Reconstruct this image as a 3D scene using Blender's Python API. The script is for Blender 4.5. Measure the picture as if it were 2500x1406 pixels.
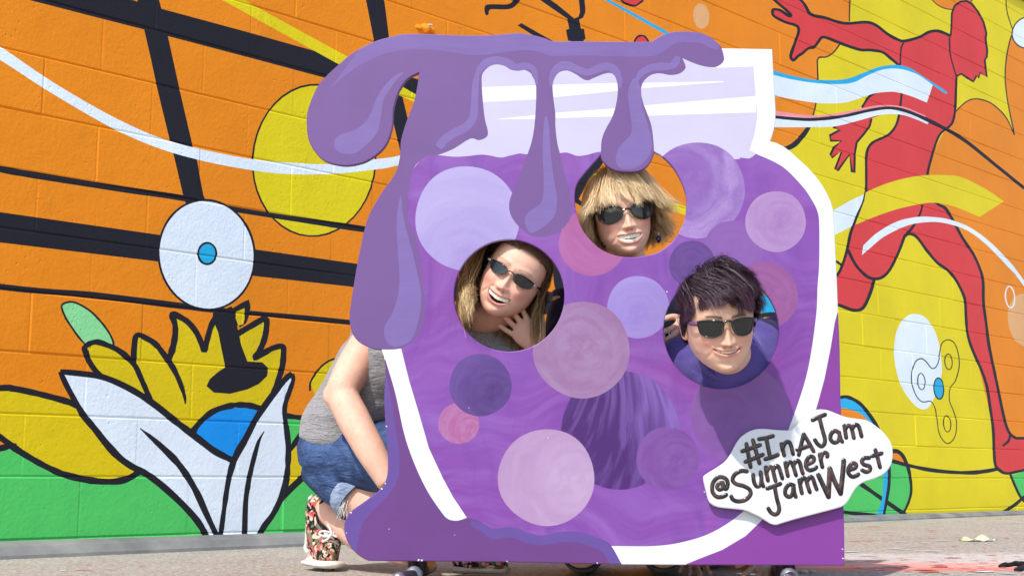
import bpy, math, random
import numpy as np
from mathutils import Vector, Matrix, noise as mnoise
from mathutils.geometry import delaunay_2d_cdt
for o in list(bpy.data.objects): bpy.data.objects.remove(o)
scene = bpy.context.scene
rng = np.random.default_rng(7)
random.seed(7)

# ---------------------------------------------------------------- camera
FPX, PW, PH, HORIZON, EYE = 3100.0, 2500.0, 1406.0, 1170.0, 0.25   # focal length in photo pixels, horizon row, eye height
PITCH = math.atan((HORIZON - PH / 2) / FPX)
cam_d = bpy.data.cameras.new('camera')
cam_d.sensor_width = 36.0
cam_d.lens = 36.0 * FPX / PW
cam_d.clip_start, cam_d.clip_end = 0.05, 500.0
cam = bpy.data.objects.new('camera', cam_d)
scene.collection.objects.link(cam)
cam.location = (0, 0, EYE)
cam.rotation_euler = (math.pi / 2 + PITCH, 0, 0)
scene.camera = cam

# ---------------------------------------------------------------- sky, sun, exposure
SUN = Vector((-0.40, -0.76, 1.0)).normalized()          # towards the sun
w = bpy.data.worlds.new('World'); scene.world = w; w.use_nodes = True
nt = w.node_tree; bg = nt.nodes['Background']
sky = nt.nodes.new('ShaderNodeTexSky'); sky.sky_type = 'NISHITA'; sky.sun_disc = False
sky.sun_elevation = math.asin(SUN.z)
sky.sun_rotation = math.atan2(SUN.x, SUN.y)
nt.links.new(sky.outputs[0], bg.inputs[0]); bg.inputs[1].default_value = 0.15
sd = bpy.data.lights.new('sun', 'SUN'); sd.energy = 2.6; sd.angle = math.radians(0.53); sd.color = (1.0, 0.95, 0.88)
sun = bpy.data.objects.new('sun', sd); scene.collection.objects.link(sun)
sun.rotation_euler = SUN.to_track_quat('Z', 'Y').to_euler(); sun.location = (-6, -10, 14)
vs = scene.view_settings
vs.view_transform = 'Standard'; vs.look = 'None'; vs.gamma = 1.0; vs.use_curve_mapping = False
vs.exposure = 0.68
scene.render.resolution_x, scene.render.resolution_y = 1024, 575

# ---------------------------------------------------------------- helpers: pixels to points
_c, _s = math.cos(PITCH), math.sin(PITCH)
def ray(px, py):
    a = (px - PW / 2) / FPX; b = (PH / 2 - py) / FPX
    return np.array([a, _c - b * _s, _s + b * _c])
def at(px, py, Y):                                       # point seen at a photo pixel, Y metres in front of the camera
    r = ray(px, py); return np.array([0, 0, EYE]) + r * (Y / r[1])
def rays(P):
    P = np.asarray(P, float); a = (P[:, 0] - PW / 2) / FPX; b = (PH / 2 - P[:, 1]) / FPX
    return np.stack([a, _c - b * _s, _s + b * _c], 1)
def project(P):
    P = np.atleast_2d(np.asarray(P, float)) - np.array([0, 0, EYE])
    z = P[:, 1] * _c + P[:, 2] * _s; y = -P[:, 1] * _s + P[:, 2] * _c
    return np.stack([PW / 2 + FPX * P[:, 0] / z, PH / 2 - FPX * y / z], 1)
class Plane:
    """vertical plane with its own (a along, b up) metres"""
    def __init__(s, o, d):
        s.o = np.array(o, float); s.d = np.array(d, float); s.n = np.array([s.d[1], -s.d[0], 0.0])
    def ab(s, P):
        r = rays(P); c = np.array([0, 0, EYE]); t = ((s.o - c) @ s.n) / (r @ s.n); X = c + r * t[:, None]
        return np.stack([(X - s.o) @ s.d, X[:, 2]], 1)
    def world(s, ab, out=0.0):
        ab = np.atleast_2d(ab); return s.o * np.array([1, 1, 0]) + ab[:, :1] * s.d + np.array([0, 0, 1.0]) * ab[:, 1:2] + s.n * np.reshape(out, (-1, 1))

# ---------------------------------------------------------------- helpers: objects
def link(o, parent=None):
    scene.collection.objects.link(o)
    if parent is not None: o.parent = parent
    return o
def tag(o, label=None, cat=None, group=None, kind=None):
    if label: o['label'] = label
    if cat: o['category'] = cat
    if group: o['group'] = group
    if kind: o['kind'] = kind
    return o
def mesh_obj(name, verts, faces, mats, parent=None, mi=None, smooth=False):
    me = bpy.data.meshes.new(name)
    me.from_pydata([tuple(map(float, v)) for v in verts], [], [tuple(map(int, f)) for f in faces])
    for m in (mats if isinstance(mats, (list, tuple)) else [mats]): me.materials.append(m)
    if mi is not None: me.polygons.foreach_set('material_index', np.asarray(mi, np.int32))
    if smooth: me.polygons.foreach_set('use_smooth', np.ones(len(me.polygons), bool))
    me.update()
    return link(bpy.data.objects.new(name, me), parent)
def empty(name, loc, rz=0.0):
    o = bpy.data.objects.new(name, None); o.location = loc; o.rotation_euler = (0, 0, rz); o.empty_display_size = 0.05
    return link(o)
def set_parent_keep(o, p):
    o.parent = p; o.matrix_parent_inverse = Matrix.LocRotScale(p.location, p.rotation_euler, None).inverted()
    return o

# ---------------------------------------------------------------- helpers: materials
def lin(r, g, b):
    f = lambda c: (c / 255.0) / 12.92 if c <= 10 else ((c / 255.0 + 0.055) / 1.055) ** 2.4
    return (f(r), f(g), f(b))
class NT:
    def __init__(s, name):
        s.m = bpy.data.materials.new(name); s.m.use_nodes = True; s.t = s.m.node_tree
        s.b = s.t.nodes['Principled BSDF']
    def n(s, typ, **k):
        n = s.t.nodes.new('ShaderNode' + typ)
        for a, v in k.items(): setattr(n, a, v)
        return n
    def l(s, a, b): s.t.links.new(a, b)
    def val(s, sock, v): sock.default_value = v
    def coord(s, which='Object', scale=(1, 1, 1), rot=(0, 0, 0), loc=(0, 0, 0)):
        c = s.n('TexCoord'); m = s.n('Mapping')
        m.inputs['Scale'].default_value = scale; m.inputs['Rotation'].default_value = rot; m.inputs['Location'].default_value = loc
        s.l(c.outputs[which], m.inputs[0]); return m.outputs[0]
    def noise(s, vec, scale, detail=3, rough=0.55, dist=0.0):
        n = s.n('TexNoise'); n.inputs['Scale'].default_value = scale; n.inputs['Detail'].default_value = detail
        n.inputs['Roughness'].default_value = rough; n.inputs['Distortion'].default_value = dist
        s.l(vec, n.inputs['Vector']); return n.outputs['Fac']
    def ramp(s, fac, lo, hi, a=0.0, b=1.0):
        r = s.n('MapRange'); r.clamp = True
        r.inputs[1].default_value = lo; r.inputs[2].default_value = hi; r.inputs[3].default_value = a; r.inputs[4].default_value = b
        s.l(fac, r.inputs[0]); return r.outputs[0]
    def mix(s, fac, a, b):
        m = s.n('Mix', data_type='RGBA')
        if hasattr(fac, 'is_linked') or hasattr(fac, 'links'): s.l(fac, m.inputs[0])
        else: m.inputs[0].default_value = fac
        for i, c in ((6, a), (7, b)):
            if isinstance(c, (tuple, list)): m.inputs[i].default_value = (*c[:3], 1)
            else: s.l(c, m.inputs[i])
        return m.outputs[2]
    def math(s, op, a, b=None):
        m = s.n('Math', operation=op)
        for i, c in enumerate((a, b)):
            if c is None: continue
            if isinstance(c, (int, float)): m.inputs[i].default_value = c
            else: s.l(c, m.inputs[i])
        return m.outputs[0]
    def bump(s, h, strength, dist=0.01, prev=None):
        b = s.n('Bump'); b.inputs['Strength'].default_value = strength; b.inputs['Distance'].default_value = dist
        s.l(h, b.inputs['Height'])
        if prev is not None: s.l(prev, b.inputs['Normal'])
        return b.outputs[0]
    def done(s, col=None, rough=0.5, spec=0.5, normal=None, **k):
        if col is not None:
            if isinstance(col, (tuple, list)): s.b.inputs['Base Color'].default_value = (*col[:3], 1)
            else: s.l(col, s.b.inputs['Base Color'])
        if isinstance(rough, (int, float)): s.b.inputs['Roughness'].default_value = rough
        else: s.l(rough, s.b.inputs['Roughness'])
        s.b.inputs['Specular IOR Level'].default_value = spec
        if normal is not None: s.l(normal, s.b.inputs['Normal'])
        for a, v in k.items(): s.b.inputs[a.replace('_', ' ')].default_value = v
        return s.m
def sc(c, k): return tuple(min(1.0, x * k) for x in c)

# ---------------------------------------------------------------- helpers: traced outlines
def smooth(P, n=5, closed=False):
    P = np.asarray(P, float)
    if len(P) < 3: return P
    if closed: Q = np.vstack([P[-1], P, P[0], P[1]])
    else: Q = np.vstack([2 * P[0] - P[1], P, 2 * P[-1] - P[-2]])
    out = []
    for i in range(1, len(Q) - 2):
        p0, p1, p2, p3 = Q[i - 1], Q[i], Q[i + 1], Q[i + 2]
        for k in range(n):
            t = k / n
            out.append(0.5 * (2 * p1 + (p2 - p0) * t + (2 * p0 - 5 * p1 + 4 * p2 - p3) * t * t + (3 * p1 - p0 - 3 * p2 + p3) * t ** 3))
    if not closed: out.append(Q[-2])
    return np.array(out)
def stroke(P, wd, closed=False, n=5, sm=True):
    P = smooth(P, n, closed) if sm else np.asarray(P, float)
    if closed: P = np.vstack([P, P[:1]])
    ws = np.interp(np.linspace(0, 1, len(P)), np.linspace(0, 1, len(np.atleast_1d(wd))), np.atleast_1d(wd)) / 2
    if len(P) > 8: ws = ws * (1 + .07 * np.interp(np.arange(len(P)), np.arange(0, len(P) + 2, 2), rng.normal(0, 1, len(np.arange(0, len(P) + 2, 2)))))
    if closed: ws[-1] = ws[0]
    T = np.gradient(P, axis=0)
    if closed: T[0] = T[-1] = P[1] - P[-2]
    T /= np.maximum(np.linalg.norm(T, axis=1, keepdims=True), 1e-9)
    N = np.stack([-T[:, 1], T[:, 0]], 1)
    return np.vstack([P + N * ws[:, None], (P - N * ws[:, None])[::-1]])
def ell(cx, cy, rx, ry, rot=0, n=40):
    t = np.linspace(0, 2 * np.pi, n, endpoint=False); c, s_ = math.cos(math.radians(rot)), math.sin(math.radians(rot))
    x, y = rx * np.cos(t), ry * np.sin(t)
    return np.stack([cx + x * c - y * s_, cy + x * s_ + y * c], 1)
def inside(poly, Q):
    """non-zero winding test"""
    w_ = np.zeros(len(Q), int); lo, hi = poly.min(0), poly.max(0)
    idx = np.where((Q[:, 0] >= lo[0]) & (Q[:, 0] <= hi[0]) & (Q[:, 1] >= lo[1]) & (Q[:, 1] <= hi[1]))[0]
    if not len(idx): return w_ != 0
    q = Q[idx]; wn = np.zeros(len(q), int)
    A = poly; B = np.roll(poly, -1, 0)
    for a, b in zip(A, B):
        isl = (b[0] - a[0]) * (q[:, 1] - a[1]) - (q[:, 0] - a[0]) * (b[1] - a[1])
        wn += ((a[1] <= q[:, 1]) & (b[1] > q[:, 1]) & (isl > 0)).astype(int)
        wn -= ((a[1] > q[:, 1]) & (b[1] <= q[:, 1]) & (isl < 0)).astype(int)
    w_[idx] = wn
    return w_ != 0
def cdt(polys, segs):
    V, E = [], []
    for P in polys:
        k = len(V); V += [Vector((float(x), float(y))) for x, y in P]
        E += [(k + i, k + (i + 1) % len(P)) for i in range(len(P))]
    for a, b in segs:
        k = len(V); V += [Vector((float(a[0]), float(a[1]))), Vector((float(b[0]), float(b[1])))]; E.append((k, k + 1))
    r = delaunay_2d_cdt(V, E, [], 0, 1e-4)
    return np.array([(v.x, v.y) for v in r[0]]), np.array([list(f) for f in r[2]], int)
# ---------------------------------------------------------------- ground
def ground_mat():
    m = NT('worn_concrete_paving')
    v = m.coord('Object')
    big = m.noise(v, 0.9, 4); mid = m.noise(v, 9, 4); fine = m.noise(v, 170, 2, 0.7)
    vo = m.n('TexVoronoi'); vo.inputs['Scale'].default_value = 130; m.l(v, vo.inputs['Vector'])
    c = m.mix(m.ramp(big, .35, .65), lin(156, 149, 140), lin(178, 170, 160))
    c = m.mix(m.ramp(mid, .4, .7, 0, .6), c, lin(138, 130, 120))
    stones = m.mix(m.ramp(m.noise(v, 60, 1), .35, .65), lin(110, 104, 98), lin(215, 206, 194))
    c = m.mix(m.ramp(vo.outputs['Color'], .25, .8, 0, .75), c, stones)
    c = m.mix(m.ramp(fine, .56, .70, 0, .7), c, lin(84, 78, 72))
    # spilled paint: long coral and white smears lying along the front of the wall
    def smear(cx, cy, rx, ry, soft, thr):
        sep = m.n('SeparateXYZ'); m.l(v, sep.inputs[0])
        dx = m.math('DIVIDE', m.math('SUBTRACT', sep.outputs[0], cx), rx)
        dy = m.math('DIVIDE', m.math('SUBTRACT', sep.outputs[1], cy), ry)
        d = m.math('SQRT', m.math('ADD', m.math('MULTIPLY', dx, dx), m.math('MULTIPLY', dy, dy)))
        d = m.math('ADD', d, m.math('MULTIPLY', m.math('SUBTRACT', m.noise(m.coord('Object', (3, 14, 1)), 2.5, 5, .7), .5), 1.1))
        return m.ramp(d, thr, thr + soft, 1, 0)
    patchy = m.ramp(m.noise(m.coord('Object', (6, 30, 1)), 3, 5, .75), .38, .62)
    c = m.mix(m.math('MULTIPLY', smear(1.55, 4.15, 1.1, .35, .5, .6), m.math('MULTIPLY', patchy, .7)), c, lin(238, 226, 222))
    c = m.mix(m.math('MULTIPLY', smear(1.3, 3.78, .85, .19, .45, .65), .85), c, lin(236, 160, 146))
    c = m.mix(m.math('MULTIPLY', smear(1.25, 3.66, .75, .07, .4, .7), .8), c, lin(226, 122, 110))
    h = m.math('ADD', m.math('MULTIPLY', vo.outputs['Distance'], .8), fine)
    return m.done(c, .85, .3, m.bump(h, .5, .004))
G = 60
ground = mesh_obj('ground', [(-G, -20, 0), (G, -20, 0), (G, G, 0), (-G, G, 0)], [(0, 1, 2, 3)], ground_mat())
tag(ground, kind='structure')

# ---------------------------------------------------------------- the block wall and its mural
_r = ray(4480, HORIZON); _d = np.array([_r[0], _r[1], 0]); _d /= np.linalg.norm(_d)
_p = ray(0, HORIZON); WALL = Plane(np.array([0, 0, 0]) + _p / _p[1] * 4.15, _d); WALL.o[2] = 0
CO, BL = 0.2032, 0.4064                                   # course height, block length
A0, A1 = -2.0 * BL, 23 * BL                               # run of the wall built
TOP = CO * 19.28
BK, YE, OR, GR, WH, RE, BU, PK, LG, PO, LB = 'black', 'yellow', 'orange', 'green', 'white', 'red', 'blue', 'pink', 'light_green', 'pale_orange', 'sky_blue'
GY = 'golden_yellow'
M = []                                                    # painted shapes, bottom to top: (outline in photo pixels, colour)
def F(c, P, sm=False, n=5): M.append((smooth(P, n, True) if sm else np.asarray(P, float), c))
def S(c, P, wd, closed=False, sm=True, n=5): M.append((stroke(P, wd, closed, n, sm), c))
# broad fields
F(GR, [(-900, 1130), (0, 1094), (690, 1090), (692, 1018), (960, 1030), (960, 1400), (-900, 1600)])
F(YE, [(2079, -400), (2079, -5), (2074, 53), (2050, 109), (2034, 130), (2017, 140), (1997, 145), (1997, 195), (1992, 253), (1985, 285), (1973, 314), (1952, 341), (1932, 358), (1900, 370), (1860, 400), (1860, 1300), (2900, 1300), (2900, -400)])
S(BK, [(2079, -300), (2074, 53)], 3, sm=False); S(BK, [(2050, 109), (2034, 130), (2017, 140), (1997, 145), (1997, 195), (1992, 253), (1985, 285)], 3.5)
S(BK, [(1985, 285), (1973, 314), (1952, 341), (1932, 358), (1905, 366), (1880, 368)], [7, 13, 13, 12, 9])
F(OR, ell(2325, -38, 63, 62)); S(BK, ell(2325, -38, 63, 62), 2.5, True, False)
ora = [(2474, 77), (2465, 102), (2458, 137), (2454, 184), (2458, 232), (2465, 273), (2477, 330)]
orb = [(2477, 330), (2458, 290), (2437, 266), (2413, 249), (2383, 242), (2359, 249), (2333, 273)]
F(OR, np.vstack([smooth(ora), smooth(orb), [(2325, 300), (2300, 330), (2285, 360), (2262, 428), (2255, 500), (2300, 530), (2380, 650), (2390, 900), (2430, 1060), (2470, 1075), (3000, 1075), (3000, 20), (2560, 20)]]))
S(BK, ora, 3); S(BK, orb, 3); S(BK, [(2456, -30), (2456, 0), (2459, 31), (2468, 61), (2474, 77)], 2.5)
wc = ell(2512, 80, 38, 42, 60); F(WH, wc); S(BK, wc, 3, True, False)
# poles and bars of the machine on the left
F(BK, [(-300, -110), (0, -24), (68, 0), (188, 31), (352, 73), (410, 89), (615, 143), (795, 191), (900, 219), (1040, 252), (1040, 200), (900, 160), (826, 150), (768, 125), (615, 82), (393, 22), (333, 4), (200, -35), (-300, -180)])
F(BK, [(300, -120), (335, 0), (352, 73), (369, 147), (382, 208), (410, 324), (423, 376), (447, 478), (455, 500), (508, 500), (497, 478), (481, 393), (471, 358), (440, 225), (428, 171), (410, 89), (394, 22), (388, 0), (355, -120)])
F(BK, [(868, -120), (893, 0), (913, 102), (935, 200), (958, 290), (978, 373), (1015, 500), (1050, 500), (1015, 360), (996, 292), (983, 238), (950, 93), (938, 0), (915, -120)])
ye = ell(767, 392, 150, 185, 4)
F(YE, ye); S(BK, ye, 4.5, True, False)
F(YE, [(450, -80), (541, 0), (621, 44), (826, 157), (969, 230), (1015, 252), (1423, 431), (1452, 442), (1655, 519), (1760, 556), (1760, 533), (1651, 496), (1459, 421), (1433, 412), (1030, 240), (982, 212), (850, 140), (594, 0), (470, -68)])
S(BK, [(-300, 356), (0, 413), (85, 428), (290, 461), (447, 484), (577, 512), (850, 554), (1150, 598)], [16, 16, 15, 14, 14])
wa_u = [(-300, -90), (0, 114), (113, 191), (239, 266), (341, 317), (410, 343), (478, 362), (615, 389), (717, 398), (806, 401), (919, 389), (979, 379), (1080, 345)]
wa_l = [(-300, -45), (0, 147), (113, 220), (266, 309), (375, 358), (478, 389), (597, 413), (700, 425), (810, 425), (919, 414), (972, 404), (1080, 375)]
F(WH, np.vstack([smooth(wa_u), smooth(wa_l)[::-1]]))
F(BK, [(-400, 452), (0, 518), (386, 573), (623, 609), (1100, 676), (1250, 700), (1420, 722), (1420, 780), (1100, 734), (850, 699), (623, 674), (382, 638), (0, 592), (-400, 538)])
S(BK, [(-400, 640), (0, 700), (220, 720), (444, 747), (530, 757), (611, 764), (850, 786), (1150, 818)], [16, 16, 16, 14, 12, 11])
F(BK, [(1345, 600), (1352, 690), (1362, 740), (1375, 800), (1400, 800), (1400, 600)])
# clamp, cable and drips above the board
F(BK, [(1187, 13), (1205, 11), (1240, 11), (1255, -2), (1262, -40), (1278, -40), (1270, 0), (1262, 12), (1248, 22), (1225, 24), (1197, 24), (1193, 36), (1186, 37), (1183, 22)], True, 3)
F(BK, [(1280, -30), (1317, 0), (1360, 30), (1385, 47), (1390, 71), (1382, 74), (1387, 100), (1394, 101), (1394, 140), (1425, 140), (1425, 99), (1430, 96), (1426, 71), (1419, 71), (1414, 49), (1424, 44), (1429, 30), (1429, 20), (1424, -30), (1409, -30), (1414, 10), (1416, 30), (1412, 42), (1402, 46), (1392, 38), (1360, 12), (1340, -2), (1300, -30)])
F(BK, [(1264, 63), (1273, 57), (1313, 80), (1370, 112), (1350, 118), (1310, 92)])
F(LB, [(1440, -22), (1474, 0), (1623, 84), (1760, 150), (1760, 138), (1635, 81), (1487, 0), (1455, -22)])
for P in ([(1500, -30), (1516, 0), (1530, 10), (1550, 15), (1562, 8), (1570, 0), (1575, -30)], [(1546, 120), (1549, 102), (1555, 92), (1563, 88), (1574, 90), (1583, 103), (1588, 120)]):
    F(RE, P); S(BK, P, 4.5)
F(PO, ell(1712, 40, 20, 31, -5))
F(BK, [(1370, 540), (1392, 480), (1400, 450), (1425, 415), (1470, 350), (1490, 370), (1465, 410), (1440, 437), (1427, 461), (1413, 486), (1428, 500), (1426, 508), (1405, 495), (1398, 530)])
S(BK, [(1560, 348), (1600, 368), (1640, 395)], 8)
# flower on the left
gp = [(150, 747), (164, 738), (181, 738), (201, 747), (222, 761), (242, 781), (259, 802), (271, 822), (277, 843), (268, 870), (232, 868), (208, 841), (191, 822), (174, 798), (159, 774)]
F(LG, gp, True, 4); S(BK, gp, 5, True)
yc = [(765, 940), (757, 954), (758, 934), (767, 917), (785, 894), (810, 878), (860, 866), (940, 900), (960, 960), (900, 1010), (800, 1005)]
F(GY, yc[2:], True); S(BK, yc[1:7], 5)
F(GR, [(703, 1030), (735, 1030), (712, 1080)]); S(BK, [(690, 1013), (734, 1019), (840, 1030)], 14); S(BK, [(706, 1108), (724, 1076), (750, 1040)], 14)
F(GY, [(708, 1106), (730, 1080), (800, 1060), (800, 1130), (745, 1158), (696, 1205)]); S(BK, [(670, 1240), (690, 1212), (745, 1160), (800, 1128)], 15)
l1a = [(-400, 1000), (-150, 962), (0, 947), (36, 949), (72, 956), (110, 965), (165, 980), (200, 995)]
l1b = [(-400, 800), (-120, 975), (0, 1066), (36, 1093), (72, 1116), (108, 1136), (144, 1153), (180, 1164), (216, 1171), (252, 1175), (288, 1174), (316, 1166), (345, 1148)]
F(OR, [(-300, 1070), (0, 1062), (20, 1080), (0, 1098), (-300, 1130)])
F(GY, np.vstack([smooth(l1a[2:]), [(345, 1148)], smooth(l1b[2:])[::-1]]))
S(BK, [(-200, 1130), (0, 1094), (14, 1088), (40, 1090)], 15); S(BK, l1a[1:], 16); S(BK, l1b[1:], 16)
crown = [(210, 850), (222, 838), (238, 836), (260, 843), (283, 853), (307, 870), (325, 884), (327, 850), (336, 818), (362, 828), (396, 860), (413, 878), (424, 848), (428, 800), (419, 766), (442, 773), (478, 809), (497, 855), (512, 800), (527, 772), (565, 752), (584, 812), (614, 792), (650, 777), (650, 808), (640, 845), (626, 871), (667, 849), (692, 845), (692, 880), (686, 905), (672, 950), (640, 1000), (600, 1080), (560, 1120), (420, 1060), (300, 960), (236, 912), (214, 872)]
F(GY, crown)
S(BK, [(255, 925), (236, 908), (219, 884), (210, 862), (206, 849), (220, 838), (238, 835), (260, 842), (285, 853), (308, 870), (330, 893), (345, 925), (358, 955), (370, 985)], 14)
S(BK, [(326, 885), (327, 850), (334, 818), (362, 828), (382, 842), (398, 862), (414, 884), (428, 908), (440, 935), (450, 965), (453, 986)], [15, 15, 14, 15, 15, 14, 11, 3])
S(BK, [(411, 882), (422, 849), (428, 815), (427, 790), (420, 767), (442, 775), (462, 789), (480, 812), (492, 838), (499, 855), (507, 825), (516, 795), (530, 768)], 15)
F(BK, [(519, 764), (545, 757), (563, 748), (577, 771), (580, 800), (590, 845), (604, 882), (640, 884), (655, 898), (652, 918), (632, 937), (605, 950), (562, 961), (522, 958), (504, 942), (512, 925), (533, 907), (550, 896), (546, 877), (539, 843), (533, 812), (524, 790)])
F(BK, [(568, 752), (594, 737), (608, 731), (612, 750), (608, 771), (601, 789), (587, 799), (575, 790)])
F(GY, [(577, 761), (597, 752), (597, 778), (594, 791), (582, 795), (575, 774)])
S(BK, [(580, 815), (614, 795), (648, 778), (650, 805), (644, 832), (634, 855), (622, 874), (645, 861), (668, 849), (690, 846), (692, 868), (688, 900), (678, 930), (668, 960), (650, 990)], 15)
F(LB if False else BU, [(476, 1060), (495, 1030), (525, 1006), (560, 996), (600, 994), (640, 1003), (600, 1075), (574, 1122), (540, 1108)])
S(BK, [(468, 1058), (482, 1038), (500, 1019), (522, 1003), (550, 993), (580, 988), (612, 990), (645, 1000)], 15)
la_l = [(147, 907), (165, 945), (190, 990), (205, 1015), (230, 1045), (260, 1083), (290, 1115), (320, 1137), (350, 1152), (380, 1172), (420, 1206), (455, 1240), (480, 1268), (498, 1296), (512, 1330)]
la_t = [(147, 907), (200, 912), (250, 920), (300, 940), (345, 965), (385, 993), (425, 1025), (460, 1052), (490, 1075), (520, 1098), (545, 1112), (574, 1126)]
lb_l = [(536, 1330), (540, 1300), (548, 1240), (556, 1185), (566, 1140), (580, 1105), (600, 1070), (625, 1022), (650, 985), (680, 945), (700, 922), (714, 912)]
lb_r = [(714, 912), (716, 928), (707, 955), (697, 985), (695, 1010), (700, 1050), (704, 1090), (703, 1130), (700, 1165), (692, 1200), (680, 1230), (665, 1258), (645, 1285), (620, 1330)]
F(WH, np.vstack([smooth(la_l)[::-1], smooth(la_t), smooth(lb_l[1:5])[::-1], [(536, 1335)]]))
F(WH, np.vstack([smooth(lb_l), smooth(lb_r)]))
S(BK, la_l, [12, 17, 17, 17, 17, 17]); S(BK, la_t, [14, 16, 17, 17, 16]); S(BK, lb_l, [11, 13, 15, 16, 16, 15, 13]); S(BK, lb_r, [10, 13, 14, 15, 14, 14])
S(BK, [(342, 1045), (370, 1068), (400, 1095), (430, 1125), (455, 1158), (480, 1200), (505, 1255), (535, 1318)], [2, 14, 17, 17, 16, 12])
S(BK, [(645, 1052), (632, 1076), (622, 1110), (612, 1150), (605, 1190), (600, 1230), (597, 1330)], [2, 11, 13, 13, 12])
wcirc = ell(504.5, 622, 117, 134, -8, 60)
F(WH, wcirc); S(BK, wcirc, 5.5, True, False)
bd = ell(506, 619, 22, 26); F(LB, bd); S(BK, bd, 5, True, False)
F(BK, [(521, 764), (545, 758), (566, 748), (577, 772), (530, 778)])
# dancing figure on the right
arm_u = [(1891, -40), (1949, -4), (1966, 14), (1980, 36), (2014, 44), (2048, 55), (2072, 58), (2116, 55), (2140, 63), (2167, 84), (2191, 97), (2208, 101), (2243, 92), (2266, 80), (2287, 76), (2307, 82), (2321, 89)]
head = [(2321, 89), (2323, 68), (2324, 34), (2331, 15), (2345, 5), (2359, 3), (2372, 10), (2389, 31), (2401, 55), (2408, 82), (2406, 96), (2410, 123), (2409, 140), (2404, 147), (2409, 189), (2393, 178), (2389, 191), (2384, 186), (2376, 200), (2362, 191), (2348, 181), (2336, 186)]
body_r = [(2336, 186), (2334, 215), (2333, 245), (2331, 275), (2325, 300), (2314, 312), (2297, 326), (2287, 345), (2275, 382), (2265, 423), (2262, 470)]
arm_l = [(2191, 157), (2174, 143), (2154, 128), (2123, 123), (2103, 123), (2072, 114), (2041, 102), (2021, 94), (2007, 92), (1997, 104), (1987, 116), (1973, 119), (1959, 131), (1949, 137), (1940, 146), (1934, 147), (1930, 137), (1939, 109), (1949, 82), (1949, 68), (1939, 61), (1918, 55), (1891, 41), (1886, 31), (1889, 24), (1905, 26), (1925, 39), (1932, 38), (1918, 24), (1898, 7), (1870, -20)]
body_l = [(2191, 157), (2198, 165), (2200, 200), (2201, 229), (2198, 259), (2193, 290), (2185, 311), (2171, 328), (2157, 336), (2133, 347), (2120, 362), (2115, 386), (2115, 427), (2114, 470), (2107, 495), (2094, 524), (2078, 565), (2068, 610), (2056, 648), (2044, 671), (2020, 690)]
leg_r = [(2262, 470), (2289, 498), (2308, 509), (2328, 540), (2350, 581), (2376, 620), (2393, 658), (2400, 687), (2401, 738), (2408, 792), (2414, 840), (2424, 890), (2429, 914), (2440, 966), (2451, 1018), (2462, 1052), (2477, 1067), (2500, 1069), (2640, 1066)]
leg_l = [(2640, 1120), (2500, 1147), (2459, 1155), (2440, 1147), (2430, 1134), (2427, 1104), (2425, 1048), (2418, 1000), (2410, 947), (2397, 906), (2382, 872), (2369, 840), (2361, 808), (2358, 770), (2356, 735), (2347, 709), (2331, 680), (2312, 658), (2289, 642), (2264, 613), (2248, 591), (2235, 576), (2222, 571), (2209, 575)]
thigh = [(2209, 575), (2196, 610), (2180, 645), (2168, 664), (2155, 676), (2139, 681), (2120, 677), (2100, 660), (2085, 640), (2070, 610)]
shin = [(2134, 682), (2129, 703), (2120, 728), (2110, 748), (2100, 756), (2084, 757), (2065, 751), (2046, 744), (2000, 730)]
F(RE, np.vstack([arm_u, head, body_r, leg_r, leg_l, thigh[:6], shin, [(2000, 700)], body_l[::-1][:-1], arm_l]))
hand = [(2104, 263), (2123, 236), (2160, 215), (2201, 215), (2201, 262), (2128, 290), (2123, 309), (2109, 328), (2092, 348), (2087, 376), (2086, 422), (2080, 420), (2074, 378), (2045, 417), (2039, 413), (2055, 370), (2031, 385), (2028, 377), (2036, 360), (2054, 345), (2028, 344), (2026, 331), (2050, 318), (2034, 311), (2060, 297), (2085, 285)]
F(RE, hand); S(BK, hand[:2] + [hand[2]], 6); S(BK, hand[5:24], 6, sm=False)
for P, w_ in ((arm_u, 7), (body_r, 6), (arm_l, 7), (leg_r, 7), (leg_l, 7), (thigh, 7), (shin, 8)): S(BK, P, w_, n=4)
S(BK, head, 5, sm=False); S(BK, body_l, [6, 5, 6, 7, 7, 7, 7]); S(BK, [(2336, 190), (2327, 160), (2320, 130), (2318, 92)], 3.5); S(BK, [(2208, 101), (2200, 120), (2198, 160)], 4)
S(BK, [(2253, 500), (2245, 525), (2228, 555), (2209, 577)], [5, 6, 8]); S(BK, [(2466, 1062), (2462, 1076), (2448, 1088)], 6); S(BK, [(2040, 637), (2056, 648)], 6)
bl_u = [(1870, 166), (1886, 172), (1935, 186), (1987, 195), (2041, 196), (2075, 191), (2109, 178), (2140, 166), (2171, 160), (2198, 160), (2226, 169), (2260, 191), (2290, 210), (2309, 223), (2313, 230)]
bl_l = [(1870, 178), (1886, 183), (1935, 195), (1997, 204), (2051, 206), (2086, 201), (2116, 186), (2150, 172), (2178, 168), (2208, 171), (2243, 184), (2277, 208), (2304, 227), (2313, 230)]
wr_l = [(1870, 228), (1889, 234), (1935, 243), (1997, 252), (2055, 252), (2089, 244), (2130, 230), (2164, 225), (2191, 226), (2226, 236), (2263, 251)]
F(WH, np.vstack([smooth(bl_l[:12]), smooth(wr_l)[::-1]])); F(LB, np.vstack([smooth(bl_u), smooth(bl_l)[::-1]]))
pk_u = [(1870, 268), (1891, 271), (1987, 282), (2055, 275), (2123, 261), (2164, 257), (2208, 262), (2260, 283)]
pk_l = [(1870, 279), (1891, 282), (1987, 288), (2055, 282), (2123, 268), (2171, 261), (2208, 268), (2260, 287)]
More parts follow.
